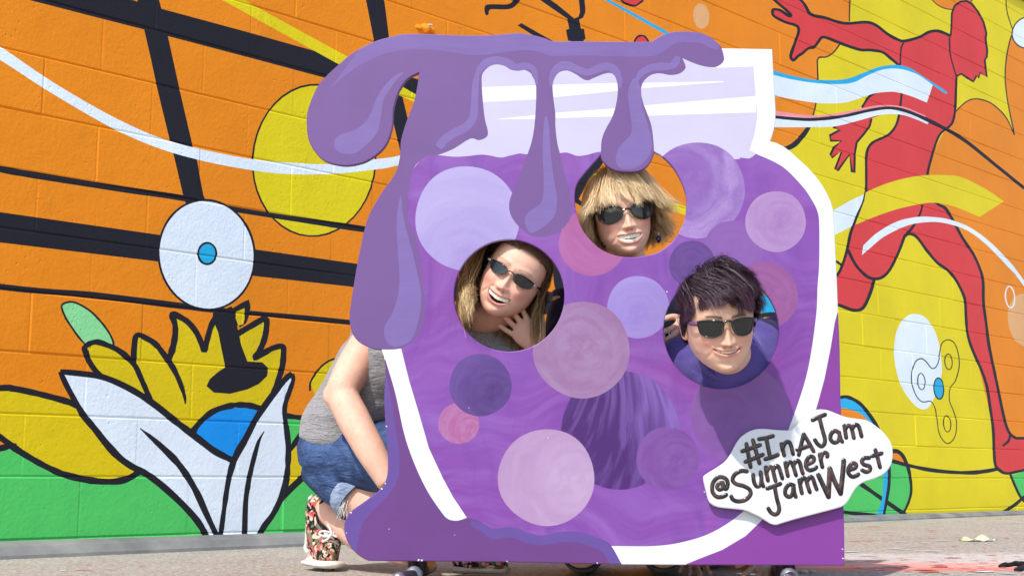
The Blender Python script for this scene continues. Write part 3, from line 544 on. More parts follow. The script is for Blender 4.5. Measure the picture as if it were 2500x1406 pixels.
def berry_mat(nm, c, r, c1, c2, sw):
    m = NT('board_paint_' + nm); (ca, cb), = BOARD.ab([c]); rad = r * 0.001
    v = m.coord('Object'); sep = m.n('SeparateXYZ'); m.l(v, sep.inputs[0])
    wob = m.math('MULTIPLY', m.math('SUBTRACT', m.noise(v, 14, 3), .5), .35)
    dx = m.math('DIVIDE', m.math('SUBTRACT', sep.outputs[0], float(ca + sw[0] * rad)), rad)
    dz = m.math('DIVIDE', m.math('SUBTRACT', sep.outputs[2], float(cb - sw[1] * rad)), rad)
    d = m.math('SQRT', m.math('ADD', m.math('MULTIPLY', dx, dx), m.math('MULTIPLY', dz, dz)))
    ang = m.math('ARCTAN2', dz, dx)
    cx = m.n('CombineXYZ')
    if nm == 'berry_h':   # strokes fan out from the stalk
        m.l(m.math('ADD', m.math('MULTIPLY', ang, 13.0), m.math('MULTIPLY', m.math('MULTIPLY', d, d), .35)), cx.inputs[0]); m.l(m.math('MULTIPLY', d, .7), cx.inputs[1])
    else:
        m.l(m.math('MULTIPLY', m.math('ADD', d, wob), 3.0), cx.inputs[0]); m.l(m.math('MULTIPLY', m.math('SINE', ang), .9), cx.inputs[1]); m.l(m.math('MULTIPLY', m.math('COSINE', ang), .5), cx.inputs[2])
    n_ = m.noise(cx.outputs[0], 1.5, 3, .5, .4)
    a, b = sc(lin(*c1), KB), sc(lin(*c2), KB)
    f = m.ramp(n_, .22, .80)
    fine = m.noise(m.coord('Object', (20, 1, 20)), 6, 4, .7)
    f = m.math('ADD', m.math('MULTIPLY', f, .85), m.math('MULTIPLY', m.ramp(fine, .4, .7), .15))
    if nm in ('berry_a', 'berry_c', 'berry_f', 'berry_k', 'berry_i', 'berry_m'): f = m.math('ADD', m.math('MULTIPLY', f, .55), m.ramp(d, .1, 1.5, 0 if nm != 'berry_k' else .6, .55 if nm != 'berry_k' else .1))
    if nm == 'berry_h': f = m.math('ADD', m.math('MULTIPLY', m.ramp(n_, .38, .62), .55), m.ramp(m.math('ADD', dx, m.math('MULTIPLY', dz, .35)), -.7, .7, -.2, .75))
    if nm == 'berry_b': f = m.math('MULTIPLY', f, m.ramp(d, .55, 1.0, .25, 1.2))
    col_ = m.mix(f, a, b)
    return m.done(col_, .48, .4, m.bump(n_, .05, .002))
for bb in BERRY: BMAT[bb[0]] = berry_mat(*bb)
BN = list(BMAT)
def slab(name, outline, holes, shapes, plane, front, thick, base_col, names, mats_, parent, back_mat, cham=.0022, cuts=()):
    """cut a painted sheet out of a plane: traced outline, holes, paint areas as faces, rounded edge and back"""
    PV, PT = cdt([outline] + list(holes) + [p for p, _ in shapes], list(cuts))
    c = PV[PT].mean(1); ok = inside(outline, c)
    for h in holes: ok &= ~inside(np.asarray(h), c)
    PT = PT[ok]; c = c[ok]
    mi = np.full(len(PT), names.index(base_col))
    for P, k in shapes: mi[inside(P, c)] = names.index(k)
    vi, fi = np.unique(PT, return_inverse=True); fi = fi.reshape(-1, 3)
    A = plane.ab(PV[vi])
    e1 = A[fi[:, 1]] - A[fi[:, 0]]; e2 = A[fi[:, 2]] - A[fi[:, 0]]; cr = e1[:, 0] * e2[:, 1] - e1[:, 1] * e2[:, 0]
    fi[cr < 0] = fi[cr < 0][:, ::-1]
    cnt = {}
    for t, f in enumerate(fi):
        for a, b in ((f[0], f[1]), (f[1], f[2]), (f[2], f[0])): cnt.setdefault((min(a, b), max(a, b)), []).append((a, b, t))
    bnd = [x[0] for x in cnt.values() if len(x) == 1]
    nrm = np.zeros_like(A)
    for a, b, t in bnd:
        d = A[b] - A[a]; n_ = np.array([d[1], -d[0]]); n_ /= max(np.linalg.norm(n_), 1e-9); nrm[a] += n_; nrm[b] += n_
    ln = np.linalg.norm(nrm, axis=1, keepdims=True); nrm = np.where(ln > 1e-6, nrm / np.maximum(ln, 1e-6), 0)
    N = len(A)
    L0 = np.column_stack([A[:, 0], np.full(N, -front), A[:, 1]])
    A1_ = A + nrm * cham * .7; L1 = np.column_stack([A1_[:, 0], np.full(N, -front + cham * .35), A1_[:, 1]])
    A2_ = A + nrm * cham; L2 = np.column_stack([A2_[:, 0], np.full(N, -front + cham), A2_[:, 1]])
    L3 = np.column_stack([A2_[:, 0], np.full(N, -front + thick), A2_[:, 1]])
    V = np.vstack([L0, L1, L2, L3]); Fs = [tuple(f) for f in fi]; mm = list(mi)
    for a, b, t in bnd:
        for k in range(3): Fs.append((a + k * N, a + (k + 1) * N, b + (k + 1) * N, b + k * N)); mm.append(mi[t])
    for f in fi: Fs.append(tuple(f[::-1] + 3 * N)); mm.append(len(mats_))
    return mesh_obj(name, V, Fs, mats_ + [back_mat], parent, mm)
wd = NT('raw_plywood'); v = wd.coord('Object', (1, 1, 12))
ply = wd.done(wd.mix(wd.noise(v, 6, 5), lin(150, 116, 78), lin(196, 160, 116)), .7, .3)
panel = slab('board_panel', OUT, [hole1, hole2, hole3], B, BOARD, 0.0, 0.013, 'white', BN, [BMAT[k] for k in BN], board, ply)

# the hashtag sign screwed to the lower right of the board
SIGN_OUT = smooth([(1720, 1169), (1725, 1160), (1748, 1146), (1771, 1130), (1785, 1112), (1801, 1082), (1817, 1064), (1839, 1052), (1862, 1049), (1896, 1052), (1919, 1053), (1933, 1051), (1951, 1037), (1974, 1014), (1990, 1004), (2005, 1002), (2021, 1004), (2044, 1013), (2067, 1021), (2101, 1026), (2119, 1030), (2140, 1044), (2158, 1060), (2172, 1080), (2177, 1100), (2176, 1121), (2171, 1137), (2158, 1153), (2135, 1165), (2110, 1173), (2094, 1183), (2083, 1196), (2071, 1217), (2060, 1230), (2044, 1237), (1999, 1249), (1942, 1264), (1908, 1274), (1894, 1278), (1880, 1274), (1858, 1260), (1835, 1249), (1817, 1242), (1782, 1238), (1755, 1235), (1739, 1228), (1732, 1219), (1726, 1196)], 3, True)
SF = 0.022
SIGN = Plane(BOARD.o + BOARD.n * SF, BOARD.d)
sm_ = brush_mat('sign_white', (248, 250, 252), .1, .2, (240, 248, 252))
em = NT('sign_edge'); edge_m = em.done(sc(lin(226, 196, 150), .9), .6, .3)
sign = slab('sign_plaque', SIGN_OUT, [], [], SIGN, SF, 0.014, 'white', ['white'], [sm_], board, edge_m, cham=.003)
sign['label'] = 'white cloud shaped plaque with handpainted hashtag lettering'
spacer = mesh_obj('spacer', [(x, y, z) for x in (.43, .50) for y in (-.0085, -.0005) for z in (.24, .30)], [(0, 1, 3, 2), (4, 6, 7, 5), (0, 4, 5, 1), (2, 3, 7, 6), (0, 2, 6, 4), (1, 5, 7, 3)], edge_m, board)
cb = NT('dark_chocolate_paint'); v = cb.coord('Object', (1, 1, 1)); nn = cb.noise(v, 46, 4, .6, .5)
choc = cb.done(cb.mix(cb.ramp(nn, .45, .62), lin(24, 14, 17), lin(70, 46, 42)), .14, .6, cb.bump(cb.noise(v, 30, 2), .25, .004))
def domed_stroke(P, width, height, y0, nseg=8):
    P = smooth(P, 4); T = np.gradient(P, axis=0); T /= np.maximum(np.linalg.norm(T, axis=1, keepdims=True), 1e-9)
    N2 = np.stack([-T[:, 1], T[:, 0]], 1)
    # rounded ends
    e = [(-.95, .3), (-.7, .72), (0, 1)]
    pts, nr, ws = [], [], []
    for o, k in e: pts.append(P[0] + T[0] * o * width / 2); nr.append(N2[0]); ws.append(k)
    for p, n_ in zip(P[1:-1], N2[1:-1]): pts.append(p); nr.append(n_); ws.append(1)
    for o, k in e[::-1]: pts.append(P[-1] - T[-1] * o * width / 2); nr.append(N2[-1]); ws.append(k)
    V, Fs = [], []
    for p, n_, k in zip(pts, nr, ws):
        for j in range(nseg + 1):
            a = math.pi * j / nseg; q = p + n_ * math.cos(a) * width / 2 * k; V.append((q[0], y0 - math.sin(a) * height * k, q[1]))
    for i in range(len(pts) - 1):
        for j in range(nseg): a = i * (nseg + 1) + j; Fs.append((a, a + 1, a + nseg + 2, a + nseg + 1))
    return V, Fs
LET = [('hash', [[(625, 455), (648, 580), (670, 700)], [(695, 415), (730, 540), (765, 660)], [(580, 532), (675, 500), (770, 465)], [(615, 645), (705, 610), (800, 568)]]),
       ('letter', [[(760, 402), (835, 390), (910, 368)], [(838, 395), (860, 500), (880, 600)], [(828, 616), (900, 595), (962, 570)]]),
       ('letter', [[(1000, 455), (1015, 515), (1030, 575)], [(1010, 510), (1040, 445), (1080, 432), (1105, 475), (1125, 560)]]),
       ('letter', [[(1187, 570), (1215, 450), (1240, 350)], [(1240, 350), (1295, 440), (1345, 530)], [(1170, 515), (1235, 495), (1300, 470)]]),
       ('letter', [[(1335, 198), (1400, 165), (1468, 140)], [(1410, 180), (1440, 300), (1467, 400), (1462, 450), (1430, 478), (1390, 455), (1360, 410)]]),
       ('letter', [[(1622, 335), (1575, 312), (1535, 345), (1527, 400), (1560, 438), (1605, 425), (1625, 375), (1620, 330)], [(1622, 345), (1635, 395), (1652, 428)]]),
       ('letter', [[(1675, 257), (1685, 320), (1695, 385)], [(1682, 300), (1710, 258), (1745, 270), (1765, 330), (1777, 388)], [(1755, 295), (1790, 250), (1825, 258), (1845, 310), (1860, 370)]]),
       ('letter', [[(372, 868), (330, 878), (310, 915), (335, 942), (368, 925), (372, 875), (385, 925), (410, 932), (425, 890), (415, 840), (375, 812), (320, 812), (272, 860), (257, 920), (268, 980), (310, 1020), (370, 1018), (408, 998)]]),
       ('letter', [[(628, 747), (570, 742), (500, 780), (477, 840), (515, 882), (590, 902), (655, 938), (670, 990), (620, 1048), (540, 1068), (482, 1050), (462, 1015)]]),
       ('letter', [[(697, 785), (708, 865), (738, 908), (775, 890), (787, 830), (777, 757)], [(785, 830), (792, 870), (806, 905)]]),
       ('letter', [[(832, 705), (843, 775), (856, 845)], [(840, 755), (870, 700), (902, 712), (920, 780), (937, 848)], [(908, 735), (945, 690), (972, 702), (995, 770), (1010, 820)]]),
       ('letter', [[(1042, 655), (1055, 725), (1070, 795)], [(1050, 705), (1080, 650), (1117, 662), (1137, 720), (1157, 788)], [(1122, 685), (1165, 632), (1195, 650), (1215, 720), (1230, 768)]]),
       ('letter', [[(1272, 675), (1340, 642), (1347, 600), (1305, 588), (1268, 640), (1266, 700), (1300, 735), (1350, 722), (1375, 702)]]),
       ('letter', [[(1411, 565), (1425, 635), (1440, 700)], [(1420, 625), (1440, 562), (1470, 545), (1494, 562), (1492, 588)]]),
       ('letter', [[(850, 930), (920, 905), (988, 880)], [(930, 920), (950, 1030), (975, 1130), (970, 1180), (935, 1208), (890, 1190), (860, 1145)]]),
       ('letter', [[(1132, 895), (1085, 888), (1045, 935), (1045, 995), (1085, 1020), (1120, 985), (1130, 900)], [(1131, 905), (1138, 970), (1154, 1018)]]),
       ('letter', [[(1192, 840), (1205, 910), (1220, 980)], [(1200, 880), (1230, 820), (1262, 832), (1282, 900), (1305, 968)], [(1272, 855), (1310, 806), (1337, 822), (1360, 890), (1378, 938)]]),
       ('wide', [[(1397, 787), (1450, 900), (1505, 1018)], [(1505, 1018), (1512, 870), (1520, 717)], [(1520, 717), (1570, 850), (1635, 983)], [(1635, 983), (1655, 800), (1670, 632)]]),
       ('letter', [[(1718, 735), (1790, 710), (1802, 672), (1762, 660), (1722, 710), (1720, 765), (1758, 804), (1805, 792), (1825, 778)]]),
       ('letter', [[(1940, 602), (1890, 605), (1862, 640), (1890, 676), (1945, 692), (1950, 732), (1910, 753), (1867, 735)]]),
       ('letter', [[(2008, 518), (2035, 610), (2058, 702)], [(1975, 582), (2025, 568), (2075, 553)]])]
for kind, strokes in LET:
    V, Fs = [], []
    for q, P in enumerate(strokes):
        A = SIGN.ab([(1680 + x / 4.394, 980 + y / 4.394) for x, y in P])
        a, b = domed_stroke(A, .0118 if kind == 'wide' else .0100, .0022 + .0003 * q, -SF - .0002); k = len(V); V += a; Fs += [tuple(i + k for i in f) for f in b]
    o = mesh_obj('letter', V, Fs, choc, sign, smooth=True)

# low pipe stand under the board
st = NT('black_iron_pipe'); v = st.coord('Object'); pipe_m = st.done(st.mix(st.noise(v, 20, 3), lin(38, 32, 40), lin(66, 52, 66)), .4, .5, Metallic=.3)
gv = NT('galvanised_steel'); galv = gv.done(lin(150, 150, 152), .42, .5, Metallic=.8)
def tube(P, r, mat, name, parent, seg=14, cap=True):
    P = np.array(P, float); r = np.broadcast_to(r, len(P)); V, Fs = [], []
    T = np.gradient(P, axis=0); T /= np.maximum(np.linalg.norm(T, axis=1, keepdims=True), 1e-9)
    up = np.array([0, 0, 1.0]) if abs(T[0, 2]) < .9 else np.array([1.0, 0, 0])
    for p, t, q in zip(P, T, r):
        x = np.cross(t, up); x /= max(np.linalg.norm(x), 1e-9); y = np.cross(x, t)
        for j in range(seg): a = 2 * math.pi * j / seg; V.append(p + x * math.cos(a) * q + y * math.sin(a) * q)
    for i in range(len(P) - 1):
        for j in range(seg): k = (j + 1) % seg; Fs.append((i * seg + j, i * seg + k, (i + 1) * seg + k, (i + 1) * seg + j))
    if cap: Fs += [tuple(range(seg))[::-1], tuple(range((len(P) - 1) * seg, len(P) * seg))]
    return mesh_obj(name, V, Fs, mat, parent, smooth=True)
for px, side in ((1012, -1), (1924, 1)):
    a = BOARD.ab([(px, 1372)])[0, 0]
    tube([(a, .05, .30), (a, .05, .022)], .024, pipe_m, 'post', board)
    tube([(a, .30, .024), (a, -.012, .024)], .017, pipe_m, 'foot_pipe', board)
    tube([(a, -.004, .024), (a, -.016, .024), (a, -.017, .024), (a, -.030, .024)], [.021, .021, .019, .018], galv, 'collar', board)
    tube([(a, -.03, .024), (a - .02, -.11, .022)], .0135, pipe_m, 'foot_pipe', board)
    tube([(a - .019, -.105, .022), (a - .021, -.118, .022), (a - .0225, -.128, .022)], [.016, .016, .010], galv, 'end_cap', board)
tube([(-.44, .05, .30), (.48, .05, .30)], .017, pipe_m, 'crossbar', board)
# ---------------------------------------------------------------- people: helpers
def skin_mat(name, rgb, blush, lip, roots, sss=.06):
    m = NT(name); at_ = m.n('Attribute', attribute_name='tint'); sp = m.n('SeparateColor'); m.l(at_.outputs['Color'], sp.inputs[0])
    v = m.coord('Object'); base = lin(*rgb)
    c = m.mix(m.ramp(m.noise(v, 26, 4, .6), .35, .7), sc(base, .90), sc(base, 1.06))
    c = m.mix(m.ramp(m.noise(v, 75, 3, .6), .5, .75, 0, .28), c, lin(*blush))
    c = m.mix(m.ramp(m.noise(v, 240, 2), .6, .75, 0, .25), c, sc(lin(*blush), .85))
    c = m.mix(m.math('MULTIPLY', sp.outputs[1], .75), c, lin(*blush))
    c = m.mix(sp.outputs[0], c, lin(*lip))
    a2 = m.n('Attribute', attribute_name='tint2'); s2 = m.n('SeparateColor'); m.l(a2.outputs['Color'], s2.inputs[0])
    c = m.mix(s2.outputs[0], c, lin(58, 20, 22))              # inside of the mouth
    c = m.mix(s2.outputs[1], c, lin(*roots))              # brows, roots of the hair
    m.b.inputs['Subsurface Weight'].default_value = sss
    m.b.inputs['Subsurface Radius'].default_value = (.012, .005, .003)
    m.b.inputs['Subsurface Scale'].default_value = .5
    return m.done(c, m.ramp(m.noise(v, 60, 3), .3, .7, .5, .65), .3, m.bump(m.noise(v, 260, 3, .6), .22, .002))
def cloth_mat(name, rgb, scale=420, amt=.35, mott=.12, rough=.9):
    m = NT(name); v = m.coord('Object'); b = lin(*rgb)
    c = m.mix(m.ramp(m.noise(v, 14, 5), .35, .68), sc(b, 1 - mott), tuple(x * (1 + mott) for x in b))
    c = m.mix(m.ramp(m.noise(v, scale, 2), .4, .65, 0, .5), c, sc(b, .75))
    n_ = m.bump(m.noise(v, scale, 2), amt, .002)
    n_ = m.bump(m.noise(v, 16, 4, .55, .8), .55, .012, n_)
    return m.done(c, rough, .15, n_, Sheen_Weight=.25)
PROF = np.array([  # z, half width, front, back
    (.122, .002, .003, .003), (.1195, .024, .026, .030), (.112, .043, .048, .053), (.098, .0595, .067, .073), (.075, .0715, .084, .091), (.045, .0765, .092, .098), (.012, .0770, .0925, .097),
    (-.018, .0755, .0905, .090), (-.042, .0725, .0895, .078), (-.062, .0675, .0890, .064), (-.080, .0590, .0875, .048), (-.096, .0465, .0860, .032), (-.108, .0330, .0820, .020), (-.115, .0210, .0740, .005), (-.116, .0150, .0600, -.012), (-.112, .002, .030, -.02)])
def gauss(x, z, cx, cz, sx, sz): return np.exp(-((x - cx) / sx) ** 2 - ((z - cz) / sz) ** 2)
def sstep(x, a, b): t = np.clip((x - a) / (b - a), 0, 1); return t * t * (3 - 2 * t)
def head_mesh(mw=.026, mz=-.072, curve=7.0, up=.003, lo=.006, cheek=.007, hairline=.062, jaw=1.0, nose=1.0, wide=1.0, brow=.5, fold=.0036):
    NZ, NTH = 170, 176
    s = np.concatenate([np.linspace(0, 1, NZ)])
    pz = PROF[:, 0]; u = np.concatenate([[0], np.cumsum(np.hypot(np.diff(pz), np.diff(PROF[:, 1])))]); u /= u[-1]
    def cub(col): return np.interp(s, u, col)
    prof = np.stack([cub(PROF[:, k]) for k in range(4)], 1)
    ker = np.array([1, 4, 6, 4, 1]) / 16.
    for k in range(4):
        for _ in range(4): q = np.pad(prof[:, k], 2, mode='edge'); prof[2:-2, k] = np.convolve(q, ker, 'valid')[2:-2]
    t = np.linspace(-1, 1, NTH, endpoint=False); th = np.pi * np.sign(t) * np.abs(t) ** 1.18
    Z, TH = np.meshgrid(np.arange(NZ), th, indexing='ij')
    wv, fr, bk = prof[:, 1][:, None], prof[:, 2][:, None], prof[:, 3][:, None]
    c, sn = np.cos(TH), np.sin(TH); e = .88
    x = wv * np.sign(sn) * np.abs(sn) ** e * wide; y = np.where(c > 0, -fr * np.abs(c) ** e, bk * np.abs(c) ** .95); z = np.broadcast_to(prof[:, 0][:, None], x.shape).copy()
    x = np.where(z < -.05, x * (1 + (jaw - 1) * sstep(-z, .05, .1)), x)
    front = sstep(c, .05, .55)
    ax = np.abs(x)
    d = np.zeros_like(x)                                       # outward relief on the face
    nz_ = np.clip((.008 - z) / .049, 0, 1)
    ridge = (.003 + .0195 * nz_ ** 1.25 * nose) * np.exp(-(x / (.0062 + .0045 * nz_)) ** 2) * sstep(z, -.053, -.042) * (1 - sstep(z, .012, .034))
    d += ridge
    d += .0070 * gauss(ax, z, .0125, -.0405, .0062, .0062) + .0035 * gauss(x, z, 0, -.0400, .008, .007)
    d -= .0050 * gauss(ax, z, .0062, -.0492, .0042, .0028)
    d -= .0100 * gauss(ax, z, .031, -.002, .017, .011); d += .0042 * gauss(ax, z, .030, .021, .022, .008); d += .0055 * gauss(ax, z, .030, -.002, .011, .007)
    d += cheek * gauss(ax, z, .043, -.032, .019, .017)
    d += .0055 * gauss(x, z, 0, -.104, .019, .012) - .0045 * gauss(x, z, 0, -.0905, .018, .0055)
    # fold from the wing of the nose to the corner of the mouth
    fx = .0205 + (-.042 - z) * .72; d -= fold * np.exp(-((ax - fx) / .0046) ** 2) * sstep(-z, .040, .050) * (1 - sstep(-z, .070, .084))
    zc = mz + curve * x * x
    prof_m = np.sqrt(np.clip(1 - (x / mw) ** 2, 0, 1))
    zu, zl = zc + up * prof_m, zc - lo * prof_m
    inw = (ax < mw * 1.12)
    lipw = np.sqrt(np.clip(1 - (x / (mw * 1.08)) ** 2, 0, 1))
    d += .0036 * np.exp(-((z - zu - .003) / .0036) ** 2) * lipw + .0046 * np.exp(-((z - zl + .0042) / .0042) ** 2) * lipw
    d += .0040 * gauss(x, z, 0, mz - .002, mw * 1.3, .020)
    inm = (z < zu) & (z > zl) & (ax < mw) & (c > 0)
    edge = np.minimum(zu - z, z - zl)
    y = y - d * front
    y = np.where(inm, y + np.clip(edge / .0022, 0, 1) * .016, y)
    x = x + np.sign(x) * .25 * np.clip(d, 0, .01) * front * (ax > .03)
    lip = np.where(c > 0, .8 * np.clip(np.maximum(np.exp(-((z - zu - .0020) / .0025) ** 4), np.exp(-((z - zl + .0032) / .0037) ** 4)), 0, 1) * lipw ** .7 * (ax < mw * 1.08), 0) * (~inm)
    blush = np.clip((.9 * gauss(ax, z, .044, -.034, .022, .02) + .55 * gauss(x, z, 0, -.039, .012, .012) + .25 * gauss(x, z, 0, -.105, .02, .012)) * front, 0, 1)
    mouth = inm * np.clip(edge / .0012, 0, 1)
    nost = .7 * gauss(ax, z, .0066, -.0490, .0034, .0020) * front
    br = brow * np.exp(-((z - (.0205 + .004 * np.sin(np.clip((ax - .012) / .036, 0, 1) * 2.4))) / .0034) ** 2) * sstep(ax, .008, .014) * (1 - sstep(ax, .044, .052)) * front
    scalp = np.maximum(sstep(z, hairline - .004, hairline + .010), sstep(-c, -.22, .05) * sstep(z, -.045, -.02))
    V = np.stack([x, y, z], -1).reshape(-1, 3)
    tint = np.stack([lip, blush, 0 * lip], -1).reshape(-1, 3); tint2 = np.stack([np.maximum(mouth, nost), np.maximum(br, scalp), 0 * lip], -1).reshape(-1, 3)
    F_ = []
    for i in range(NZ - 1):
        a = i * NTH + np.arange(NTH); b = i * NTH + (np.arange(NTH) + 1) % NTH
        F_.append(np.stack([a, b, b + NTH, a + NTH], 1))
    F_ = np.vstack(F_)
    return V, F_, tint, tint2
def ear_mesh(side):
    """shell of an ear: rim, bowl and lobe"""
    V, Fs = [], []; n, r_ = 26, 9
    for i in range(r_):
        q = i / (r_ - 1)
        for j in range(n):
            a = 2 * math.pi * j / n; rx, rz = .0165 * (1 - .12 * math.sin(a)) , .031
            zz = rz * math.sin(a) * q; yy = rx * math.cos(a) * q * (1.0 if math.sin(a) > -.3 else .82)
            bulge = .0075 * math.exp(-((q - .86) / .14) ** 2) + .0045 * math.exp(-((q - .45) / .13) ** 2) * (1 if math.cos(a) > -.2 else .3) - .003 * (q < .25)
            V.append((side * (.074 + bulge + .011 * (yy + .016) / .032), .012 + yy + .004 * zz / .03, -.012 + zz))
    V2 = [(v[0] - side * .010 * (1 if k // n < r_ - 1 else .3), v[1], v[2]) for k, v in enumerate(V)]
    N_ = len(V); V = V + V2
    for i in range(r_ - 1):
        for j in range(n):
            a, b = i * n + j, i * n + (j + 1) % n; Fs.append((a, b, b + n, a + n)); Fs.append((N_ + a, N_ + a + n, N_ + b + n, N_ + b))
    for j in range(n): a, b = (r_ - 1) * n + j, (r_ - 1) * n + (j + 1) % n; Fs.append((a, b, N_ + b, N_ + a))
    return np.array(V), Fs
def loft(P, R, seg=24, ref=(0, 0, 1), n=6):
    """closed tube through points with elliptical sections (r along the side axis, r along the other axis)"""
    P = smooth(np.array(P, float), n); R = np.array([(r, r) if np.isscalar(r) else r for r in R], float)
    R = np.stack([np.interp(np.linspace(0, 1, len(P)), np.linspace(0, 1, len(R)), R[:, k]) for k in (0, 1)], 1)
    T = np.gradient(P, axis=0); T /= np.maximum(np.linalg.norm(T, axis=1, keepdims=True), 1e-9)
    V, Fs = [], []; ref = np.array(ref, float); side = None
    for p, t, r in zip(P, T, R):
        sx = np.cross(ref, t)
        if np.linalg.norm(sx) < .15: sx = side if side is not None else np.cross((1, .1, 0), t)
        sx /= np.linalg.norm(sx)
        if side is not None and sx @ side < 0: sx = -sx
        side = sx; sy = np.cross(t, sx)
        for j in range(seg): a = 2 * math.pi * j / seg; V.append(p + sx * math.cos(a) * r[0] + sy * math.sin(a) * r[1])
    m_ = len(P)
    for i in range(m_ - 1):
        for j in range(seg): k = (j + 1) % seg; Fs.append((i * seg + j, i * seg + k, (i + 1) * seg + k, (i + 1) * seg + j))
    c0 = len(V); V.append(P[0] - T[0] * R[0].mean() * .5); V.append(P[-1] + T[-1] * R[-1].mean() * .5)
    for j in range(seg): k = (j + 1) % seg; Fs.append((c0, k, j)); Fs.append((c0 + 1, (m_ - 1) * seg + j, (m_ - 1) * seg + k))
    return np.array(V), Fs
def fuse(pieces, voxel, relax=4, fold=0.0, seed=0):
    """weld overlapping lofts into one continuous skin"""
    V, Fs = [], []; k = 0
    for v, f in pieces: V.append(np.asarray(v)); Fs += [tuple(i + k for i in q) for q in f]; k += len(v)
    me = bpy.data.meshes.new('tmp'); me.from_pydata([tuple(map(float, p)) for p in np.vstack(V)], [], Fs)
    o = bpy.data.objects.new('tmp', me); scene.collection.objects.link(o)
    r = o.modifiers.new('r', 'REMESH'); r.mode = 'VOXEL'; r.voxel_size = voxel
    s_ = o.modifiers.new('s', 'SMOOTH'); s_.factor = .5; s_.iterations = relax
    dg = bpy.context.evaluated_depsgraph_get(); dg.update()
    e = bpy.data.meshes.new_from_object(o.evaluated_get(dg))
    nv = len(e.vertices); co = np.empty(nv * 3); e.vertices.foreach_get('co', co); co = co.reshape(-1, 3)
    if fold:
        no = np.empty(nv * 3); e.vertices.foreach_get('normal', no); no = no.reshape(-1, 3)
        h = np.array([mnoise.noise(Vector((p[0] * 9 + seed, p[1] * 9, p[2] * 22))) + .5 * mnoise.noise(Vector((p[0] * 30, p[1] * 30 + seed, p[2] * 30))) for p in co])
        co = co + no * (h * fold)[:, None]
    fa = [tuple(p.vertices) for p in e.polygons]
    bpy.data.objects.remove(o); bpy.data.meshes.remove(me); bpy.data.meshes.remove(e)
    return co, fa
def hand_pieces(wrist, palm_dir, side_dir, curl, spread=1.0, size=1.0, thumb=1):
    """palm and five separate fingers; side_dir points to the thumb, the palm faces cross(palm_dir, side_dir)"""
    f = np.array(palm_dir, float); f /= np.linalg.norm(f); s_ = np.array(side_dir, float); s_ -= f * (f @ s_); s_ /= np.linalg.norm(s_); n_ = np.cross(f, s_) * thumb
    w_ = np.array(wrist, float); out = []
    L = lambda a, b, c=0: w_ + (f * a + s_ * b + n_ * c) * size
    out.append(loft([L(-.03, 0), L(.0, .0), L(.03, .002), L(.06, .002), L(.088, .0)], [(.024 * size, .02 * size), (.028 * size, .019 * size), (.037 * size, .017 * size), (.042 * size, .015 * size), (.038 * size, .012 * size)], 18, n_))
    for b0, ln, rad, sp in ((.030, .068, .0086, .16), (.010, .077, .0090, .04), (-.010, .071, .0086, -.06), (-.029, .056, .0076, -.2)):
        p = L(.080, b0); ang = curl * .35; pts = [L(.066, b0 * .92), p]
        dirv = f * 1.0 + s_ * sp * spread; dirv /= np.linalg.norm(dirv)
        for q, k in enumerate((.46, .30, .24)):
            dd = dirv * math.cos(ang) + n_ * math.sin(ang); p = p + dd * ln * k * size; pts.append(p); ang += curl * (.55 if q == 0 else .4)
        out.append(loft(pts, [rad * size, rad * size, rad * .97 * size, rad * .9 * size, rad * .72 * size], 12, n_, 4))
    tp = [L(.018, .022), L(.040, .046, .006), L(.062, .060, .014), L(.083, .064, .020 + .012 * curl)]
    out.append(loft(tp, [.0125 * size, .0112 * size, .0100 * size, .0080 * size], 12, n_, 4))
    return out
def sphere_pts(n): i = np.arange(n) + .5; ph = np.arccos(1 - 2 * i / n); t = np.pi * (1 + 5 ** .5) * i; return np.stack([np.cos(t) * np.sin(ph), np.sin(t) * np.sin(ph), np.cos(ph)], 1)
HR = np.array([.0790, .0965, .1200]); HC = np.array([0, .002, .0])
def ellip(p): q = (p - HC) / HR; r = np.linalg.norm(q, axis=-1, keepdims=True); n_ = q / HR; n_ /= np.maximum(np.linalg.norm(n_, axis=-1, keepdims=True), 1e-9); return r, n_
def grow(roots, d0, target, step, nst, lift, stiff=.35):
    p = roots.copy(); v = d0.copy(); path = [p.copy()]
    for k in range(nst):
        r, n_ = ellip(p); tv = target(p, n_, k / nst); tv /= np.maximum(np.linalg.norm(tv, axis=1, keepdims=True), 1e-9)
        v = v * (1 - stiff) + tv * stiff; v /= np.maximum(np.linalg.norm(v, axis=1, keepdims=True), 1e-9)
        p = p + v * step
        r, n_ = ellip(p); want = 1 + lift[:, None] * min(1, (k + 1) / 5); push = np.maximum(want - r, 0); p = p + n_ * push * .09 * .9
        path.append(p.copy())
    return np.stack(path, 1)
def resample(path, end, m_):
    N, K, _ = path.shape; out = np.empty((N, m_, 3)); t = np.arange(K)
    for i in range(N):
        q = np.linspace(0, end[i], m_)
        for c in range(3): out[i, :, c] = np.interp(q, t, path[i, :, c])
    return out
def clump(S_, k, amt, seed):
    r = np.random.default_rng(seed); g = r.choice(len(S_), k, replace=False); G_ = S_[g]
    d = ((S_[:, None, 0] - G_[None, :, 0]) ** 2).sum(-1) + .6 * ((S_[:, None, -1] - G_[None, :, -1]) ** 2).sum(-1); a = d.argmin(1)
    wt = (np.linspace(0, 1, S_.shape[1]) ** 1.3 * amt)[None, :, None] * (.6 + .4 * r.random((len(S_), 1, 1)))
    return S_ * (1 - wt) + G_[a] * wt, a
